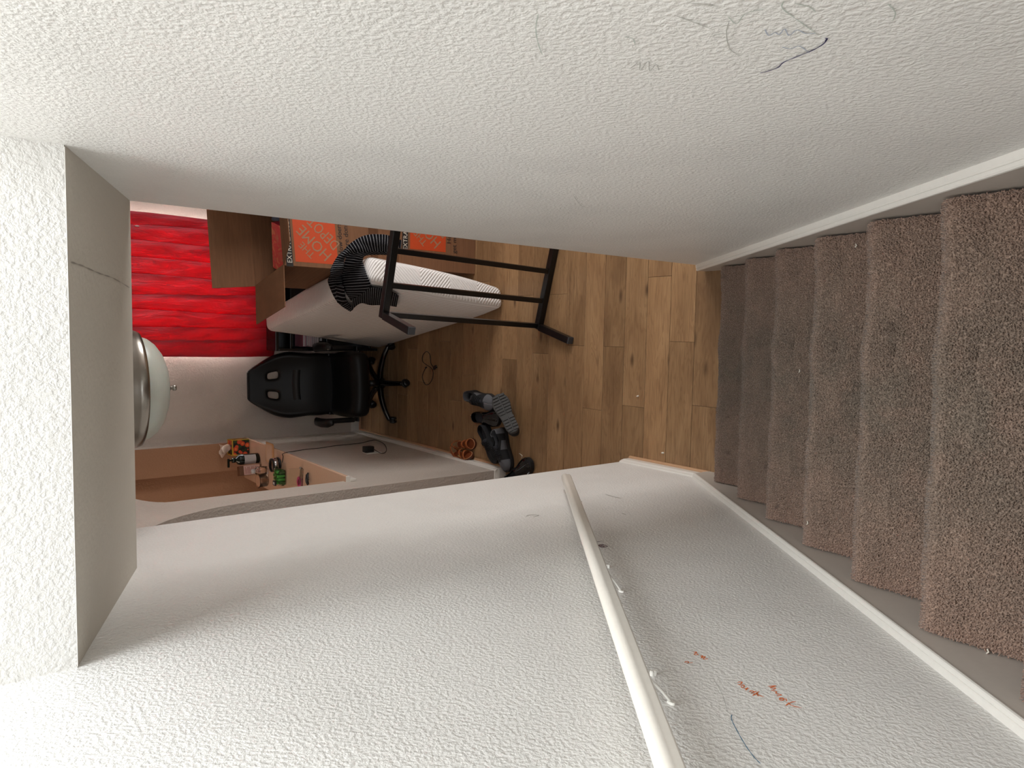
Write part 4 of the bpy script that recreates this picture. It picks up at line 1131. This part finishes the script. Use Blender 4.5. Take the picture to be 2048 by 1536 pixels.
# ------------------------------------------------------------------ sandals
M['tan'] = plain('tan_leather', (168, 90, 42), .4); M['tan_dark'] = plain('tan_footbed', (120, 58, 26), .5); M['tan_edge'] = plain('sandal_edge', (84, 42, 22), .5); M['buckle'] = plain('brass_buckle', (205, 178, 120), .25, 1); M['tan_stitch'] = plain('sandal_piping', (216, 156, 110), .5)
def sandal(label, loc, rz, roll=0, lift=0):
    root = empty('sandal', (loc[0], loc[1], lift), rz); root.rotation_euler = (0, roll, rz); tag(root, label, 'sandal', 'tan leather sandals by the baseboard')
    L = .225; O = foot_outline(L, wide=1.0)
    loft('sole', [[(x, y, .001) for x, y in O], [(x*1.03, y, .010) for x, y in O], [(x, y, .016) for x, y in O]], M['tan_edge'], root, smooth=False)
    loft('footbed', [[(x*.93, L/2+(y-L/2)*.95, .016) for x, y in O], [(x*.90, L/2+(y-L/2)*.94, .019) for x, y in O]], M['tan_dark'], root, smooth=False)
    tube('piping', [(x*.95, L/2+(y-L/2)*.965, .0175) for x, y in O], .0018, M['tan_stitch'], root, 6, True)
    def strap(y0, y1, w_, h, wd):
        n = 14; vs = []; fs = []
        for i in range(n+1):
            t = math.pi*i/n
            x = -w_*math.cos(t); z = .012+h*math.sin(t); y = y0+(y1-y0)*i/n
            vs += [(x, y-wd/2, z), (x, y+wd/2, z)]
            if i: fs.append((2*i-2, 2*i, 2*i+1, 2*i-1))
        solidify(mesh('strap', vs, fs, M['tan'], root, True), .003, 0)
    strap(.70*L, .76*L, .034, .042, .022); strap(.52*L, .56*L, .030, .050, .018)
    strap(.10*L, .22*L, .026, .075, .014)
    for s_ in (-1, 1): box('side_strap', (s_*.027-.0015, .12*L, .012), (s_*.027+.0015, .19*L, .07), M['tan'], root, .001)
    box('buckle', (.026, .50*L, .030), (.032, .58*L, .046), M['buckle'], root, .002)
    return root
h, a, l = place((918, 890), (957, 888), .0)
sandal('tan strappy leather sandal lying flat on the oak floor', (h[0]+.005, h[1]-.0), a)
h, a, l = place((914, 908), (957, 914), .0)
sandal('tan strappy leather sandal tipped against the baseboard', (h[0]-.002, h[1]-.016), a, math.radians(-48), .028)
settle(COL.objects['sandal.001'])

# ------------------------------------------------------------------ cable on the floor
M['cable'] = plain('black_cable', (16, 14, 14), .5)
cb = empty('charging_cable', at(856, 735, 2, 0)); tag(cb, 'thin black charging cable looped on the oak floor', 'cable')
zc = lambda L: [at(690+a/8.533+0, 680+b/8.533, 2, .003) for a, b in L]
cp = [(852+0, 735), (846, 747), (845, 757), (851, 769), (860, 766), (866, 752), (864, 738), (852, 729), (845, 722), (846, 710), (853, 703), (859, 708), (861, 718), (862, 727), (867, 735)]
tube('cord', smooth_pts([at(a, b, 2, .0035) for a, b in cp], 6), .0028, M['cable'], cb, 6, world=True)
pq = at(870, 735, 2, .008); rotbox('plug', pq, (.013, .020, .008), Matrix.Rotation(.4, 3, 'Z'), M['cable'], cb, .003, 2, True)
pq = at(852, 735, 2, .005); rotbox('connector', pq, (.005, .011, .0035), Matrix.Rotation(.2, 3, 'Z'), M['cable'], cb, .001, 2, True)
for k in (-1, 1): rotbox('prong', at(872.3, 735+k*1.8, 2, .008)+Vector((0, -.006, 0)), (.001, .008, .003), Matrix.Rotation(.4, 3, 'Z'), M['nickel'], cb, 0, 2, True)

# ------------------------------------------------------------------ outlet, charger and its cord
ow = at(734, 909, 0, XB); 
oc = Vector((XB, 2.80, .435))
ol = empty('wall_outlet', oc); tag(ol, 'white wall outlet plate low on the pass-through wall', 'outlet')
box('plate', (XB, oc.y-.038, oc.z-.06), (XB+.006, oc.y+.038, oc.z+.06), M['trim'], ol, .002, world=True)
for dz in (-.022, .022): box('socket', (XB+.006, oc.y-.016, oc.z+dz-.014), (XB+.008, oc.y+.016, oc.z+dz+.014), M['vinyl'], ol, .001, world=True)
cg = empty('power_adapter', (XB+.008, oc.y, oc.z+.02)); tag(cg, 'black power adapter plugged into the wall outlet, cord rising to the ledge', 'power adapter')
box('body', (XB+.0085, oc.y-.024, oc.z-.006), (XB+.052, oc.y+.030, oc.z+.066), M['bplast'], cg, .006, 3, world=True)
box('ridge', (XB+.020, oc.y-.027, oc.z+.045), (XB+.040, oc.y+.033, oc.z+.058), M['bplast'], cg, .003, world=True)
cpx = [(752, 905.5), (762, 906.5), (770, 905), (773, 899), (770, 890), (762, 884), (750, 880), (738, 882), (722, 886), (700, 888.5), (670, 891.5), (640, 896), (610, 899), (585, 903)]
cp = [at(a, b, 0, XB+.006) for a, b in cpx]
cp[0] = Vector((XB+.03, oc.y+.005, oc.z-.008))
ez = PZ+.004
cp += [at(571, 905, 0, XB+.040)]
e1 = at(566, 913, 2, ez); e2 = at(564.5, 925, 2, ez); e3 = at(563, 936, 2, ez)
cp[-1] = Vector((XB+.041, cp[-1].y, PZ-.004))
cp += [Vector((XB+.020, e1.y+.01, ez)), e1, e2]
tube('cord', smooth_pts(cp, 6), .0026, M['cable'], cg, 6, world=True)

# ------------------------------------------------------------------ things on the ledge
def on_ledge(px, py): return at(px, py, 2, PZ)
def floral():
    ma, nt, b = nodes('floral_print')
    co = coords(nt)
    vo = nt.nodes.new('ShaderNodeTexVoronoi'); vo.inputs['Scale'].default_value = 26; nt.links.new(co, vo.inputs['Vector'])
    pet = ramp(nt, vo.outputs['Distance'], [(.0, srgb(236, 150, 60)), (.28, srgb(214, 78, 44)), (.46, srgb(196, 70, 40)), (.50, srgb(20, 20, 14))])
    leaf = ramp(nt, noise(nt, co, 45, 2), [(.45, srgb(18, 16, 12)), (.6, srgb(40, 66, 24))])
    msk = ramp(nt, vo.outputs['Distance'], [(.48, (0, 0, 0)), (.52, (1, 1, 1))])
    nt.links.new(mixc(nt, msk, pet, leaf), b.inputs['Base Color']); b.inputs['Roughness'].default_value = .5
    return ma
M['floral'] = floral(); M['yellow_edge'] = plain('yellow_card_edge', (206, 168, 50), .6); M['tissue'] = plain('tissue', (228, 206, 192), .9)
q = on_ledge(494, 892)
tb = empty('tissue_box', (q.x, q.y, PZ), math.radians(4)); tag(tb, 'orange and black floral tissue box with a tissue pulled out', 'tissue box')
box('carton', (-.058, -.058, .001), (.058, .058, .128), M['floral'], tb, .002)
for sx_ in (-1, 1):
    for sy_ in (-1, 1): box('edge_band', (sx_*.058-.003, sy_*.058-.003, .001), (sx_*.058+.003, sy_*.058+.003, .130), M['yellow_edge'], tb)
for sy_ in (-1, 1): box('edge_band', (-.061, sy_*.058-.003, .124), (.061, sy_*.058+.003, .131), M['yellow_edge'], tb)
for sx_ in (-1, 1): box('edge_band', (sx_*.058-.003, -.055, .124), (sx_*.058+.003, .055, .131), M['yellow_edge'], tb)
tv = []; rr = random.Random(2)
rings = []
for j in range(7):
    t = j/6; rings.append([((.018+.030*t)*math.cos(a)*(1+.25*math.sin(3*a+j))-.020*t, (.010+.028*t)*math.sin(a)*(1+.3*math.sin(2*a+j))-.012*t, .128+.072*t+.010*math.sin(4*a)*t) for a in [i*math.pi/9 for i in range(18)]])
solidify(loft('tissue', rings, M['tissue'], tb, cap=False), .001, 0)
# pump bottle
M['dgreen'] = plain('dark_green_plastic', (10, 24, 18), .25); M['label'] = plain('bottle_label', (196, 192, 190), .5)
pb = empty('pump_bottle', on_ledge(517, 916)); pb.location.z = PZ; tag(pb, 'dark green pump bottle with a white label beside the tissue box', 'bottle')
lathe('bottle', [(0, .001), (.030, .001), (.033, .006), (.033, .115), (.028, .130), (.014, .138), (.013, .146), (0, .146)], M['dgreen'], pb, 28)
lathe('collar', [(0, .146), (.016, .146), (.016, .162), (.008, .164), (.005, .164), (.005, .180), (0, .180)], M['dgreen'], pb, 20)
box('spout', (-.042, -.008, .178), (.012, .008, .190), M['dgreen'], pb, .003, 3)
lv = []; lf = []
for i in range(11):
    a = math.radians(-150+120*i/10)
    lv += [(.0336*math.cos(a), .0336*math.sin(a), .025), (.0336*math.cos(a), .0336*math.sin(a), .095)]
    if i: lf.append((2*i-2, 2*i, 2*i+1, 2*i-1))
mesh('label', lv, lf, M['label'], pb, True)
# small printed carton
M['pcard'] = plain('pink_print', (206, 168, 156), .5); M['bcard'] = plain('brown_print', (108, 70, 46), .55); M['print_lines'] = plain('print_lines', (150, 84, 78), .6)
ct = empty('medicine_carton', on_ledge(521, 938), math.radians(14)); ct.location.z = PZ; tag(ct, 'small brown carton with a pale printed face beside the pump bottle', 'carton')
box('body', (-.030, -.024, .001), (.030, .024, .135), M['bcard'], ct, .002)
fcp = box('printed_face', (.0302, -.023, .004), (.0312, .023, .133), M['pcard'], ct)
box('printed_face', (-.029, -.0252, .012), (.029, -.0242, .110), M['pcard'], ct)
for k in range(11): box('printed_line', (-.024, -.0256, .020+.008*k), (.020 if k % 3 else .010, -.0252, .0225+.008*k), M['print_lines'], ct)
# clear bottle
M['clear'] = glass_mat('clear_plastic', (.98, .93, .88), .05, 1.35)
cbt = empty('clear_bottle', on_ledge(535, 940)); cbt.location.z = PZ; tag(cbt, 'small clear plastic bottle standing between carton and silver tin', 'bottle')
lathe('bottle', [(0, .001), (.024, .001), (.026, .006), (.026, .062), (.018, .072), (.012, .075), (.012, .082), (.010, .082), (.010, .074), (.022, .064), (.023, .008), (0, .005)], M['clear'], cbt, 24)
lathe('cap', [(0, .078), (.014, .078), (.014, .094), (.012, .097), (0, .097)], M['label'], cbt, 20)
# clear tub in front of it
M['tub'] = glass_mat('clear_tub', (.95, .90, .86), .12, 1.3)
tubo = empty('clear_tub', on_ledge(534, 960)); tubo.location.z = PZ; tag(tubo, 'clear plastic tub with a lipped rim at the back of the ledge', 'tub')
lathe('tub', [(0, .001), (.034, .001), (.038, .004), (.040, .050), (.044, .052), (.044, .055), (.038, .055), (.036, .006), (0, .004)], M['tub'], tubo, 28)
# silver tin on the charging cord
M['tin'] = plain('silver_tin', (176, 172, 170), .22, 1)
sp = on_ledge(558, 929)
tn = empty('silver_speaker', (sp.x, sp.y, PZ)); tag(tn, 'round silver and black gadget at the end of the charging cord', 'gadget')
lathe('shell', [(0, .042), (.036, .042), (.041, .038), (.042, .010), (0, .010)], M['tin'], tn, 32)
lathe('base', [(0, .001), (.042, .001), (.044, .004), (.044, .010), (0, .010)], M['bplast'], tn, 32)
lathe('rim', [(.034, .042), (.040, .043), (.041, .047), (.036, .048), (.033, .044)], M['bplast'], tn, 32)
# green sweets in a clear pouch
M['green'] = plain('green_wrapper', (70, 150, 62), .25); M['green2'] = plain('dark_green_wrapper', (60, 90, 44), .3); M['pouch'] = glass_mat('pouch_film', (.92, .95, .90), .15, 1.15)
gp = empty('sweets_pouch', on_ledge(568, 953)); gp.location.z = PZ; tag(gp, 'clear pouch of green sweets with a black and white printed tab', 'pouch')
bm = bm_box((-.045, -.040, .001), (.045, .040, .052), .012, 3)
rr = random.Random(9)
for v in bm.verts: v.co += Vector((rr.uniform(-1, 1), rr.uniform(-1, 1), 0))*.004
from_bm('film', bm, M['pouch'], gp, True)
for k in range(16):
    x = -.030+.020*(k % 4); y = -.028+.019*(k//4)
    bm = bm_box((x-.008, y-.008, .006), (x+.008, y+.008, .040+.006*(k % 3)), .004, 2)
    from_bm('sweet', bm, M['green' if k % 3 else 'green2'], gp, True)
box('tab', (-.046, -.020, .052), (-.020, .020, .060), M['ink_black'], gp, .001)
box('tab_print', (-.040, -.012, .0602), (-.026, .012, .0608), M['label'], gp)
# acrylic card holder
M['acrylic'] = glass_mat('acrylic', (.93, .96, .94), .03, 1.4)
ah = empty('card_holder', on_ledge(604, 953), math.radians(-8)); ah.location.z = PZ; tag(ah, 'clear acrylic card holder with a round metal knob on the ledge', 'card holder')
box('foot', (-.050, -.020, .001), (.050, .020, .006), M['acrylic'], ah, .001)
rotbox('panel', (0, .005, .038), (.048, .002, .034), Matrix.Rotation(math.radians(-12), 3, 'X'), M['acrylic'], ah, .001)
lathe('knob', [(0, -.007), (.006, -.004), (.007, 0), (.006, .004), (0, .007)], M['nickel'], ah, 16, (.050, .0, .012))
# hair clip and pink hair tie, small tray
cl = empty('hair_clip', on_ledge(619, 958), math.radians(30)); cl.location.z = PZ; tag(cl, 'black plastic hair clip lying near the end of the ledge', 'hair clip')
for s_ in (-1, 1):
    tube('jaw', smooth_pts([(-.030, s_*.004, .014), (-.010, s_*.012, .016), (.012, s_*.013, .012), (.032, s_*.008, .005)], 5), .0045, M['bplast'], cl, 8)
    for k in range(4): tube('tooth', [(-.004+.010*k, s_*.012, .013), (-.002+.010*k, s_*.004, .0035)], .0018, M['bplast'], cl, 6)
tube('spring', [(-.022, -.006, .014), (-.022, .006, .014)], .004, M['nickel'], cl, 8)
M['pinkt'] = plain('pink_elastic', (206, 70, 120), .7)
pt = on_ledge(600, 963); ht = empty('hair_tie', (pt.x, pt.y, PZ)); tag(ht, 'pink elastic hair tie lying beside the acrylic card holder', 'hair tie')
tube('band', [(.022*math.cos(a)*(1+.1*math.sin(5*a)), .020*math.sin(a), .006) for a in [i*math.pi/14 for i in range(28)]], .0055, M['pinkt'], ht, 8, True)
lathe('bead', [(0, -.006), (.005, -.004), (.006, 0), (.005, .004), (0, .006)], M['pinkt'], ht, 12, (.022, 0, .010))
M['lwood'] = plain('pale_wood', (196, 146, 96), .45)
q = on_ledge(541, 905)
ty = empty('wooden_board', (q.x, q.y, PZ)); tag(ty, 'flat pale wooden board lying across the ledge behind the cord', 'board')
prism('board', [(-.075, -.075), (.060, -.075), (.072, -.062), (.072, .070), (-.075, .070)], 2, .001, .010, M['lwood'], ty, bev=.002)
prism('inlay', [(-.060, -.060), (.050, -.060), (.058, -.052), (.058, .056), (-.060, .056)], 2, .010, .0108, M['ledge'], ty)

for r_ in (pb, ct, cbt, tubo, tn, gp, ah, cl, ht): r_.scale = (1.2, 1.2, 1.2)

# ------------------------------------------------------------------ crumbs and scraps
M['crumb'] = plain('white_scrap', (225, 216, 200), .7)
def scrap(px, py, zpl, label, pts, r, group):
    c = at(px, py, 2, zpl)
    o = tube('paper_scrap', [c+Vector((a, b, .0025)) for a, b in pts], r, M['crumb'], None, 6); tag(o, label, 'scrap', group); return o
scrap(1045, 908, 0, 'bent white scrap on the oak floor beside the patent shoe', [(0, .03), (-.01, 0), (-.028, .004)], .0028, 'white scraps on the floor')
scrap(944, 831, 0, 'tiny pale scrap on the oak floor before the patent shoe', [(0, .008), (.004, -.006)], .004, 'white scraps on the floor')
scrap(1276, 793, 0, 'pale scrap on the oak planks near the foot of the stairs', [(0, .006), (.004, -.006)], .004, 'white scraps on the floor')
scrap(1326, 906, 0, 'pale scrap on the oak floor beside the short baseboard', [(0, .006), (.002, -.008)], .0045, 'white scraps on the floor')
def on_step(i, px, py): return at(px, py, 2, RI*(i+1)+.006)
for i, px, py, lab in ((2, 1600, 742, 'tiny curled white scrap on the third carpeted stair'), (3, 1713, 491, 'white scrap on the fourth carpeted stair near the bare wall'), (5, 1977, 1303, 'white scrap at the carpet edge of the sixth stair below the handrail'), (3, 1616, 1046, 'small white fleck on the fourth carpeted stair below the handrail')):
    c = on_step(i, px, py)
    o = tube('paper_scrap', [c+Vector((-.005, .003, .001)), c+Vector((0, -.001, .002)), c+Vector((.005, .002, .001))], .0018, M['crumb'], None, 6); tag(o, lab, 'scrap', 'white scraps on the stairs')
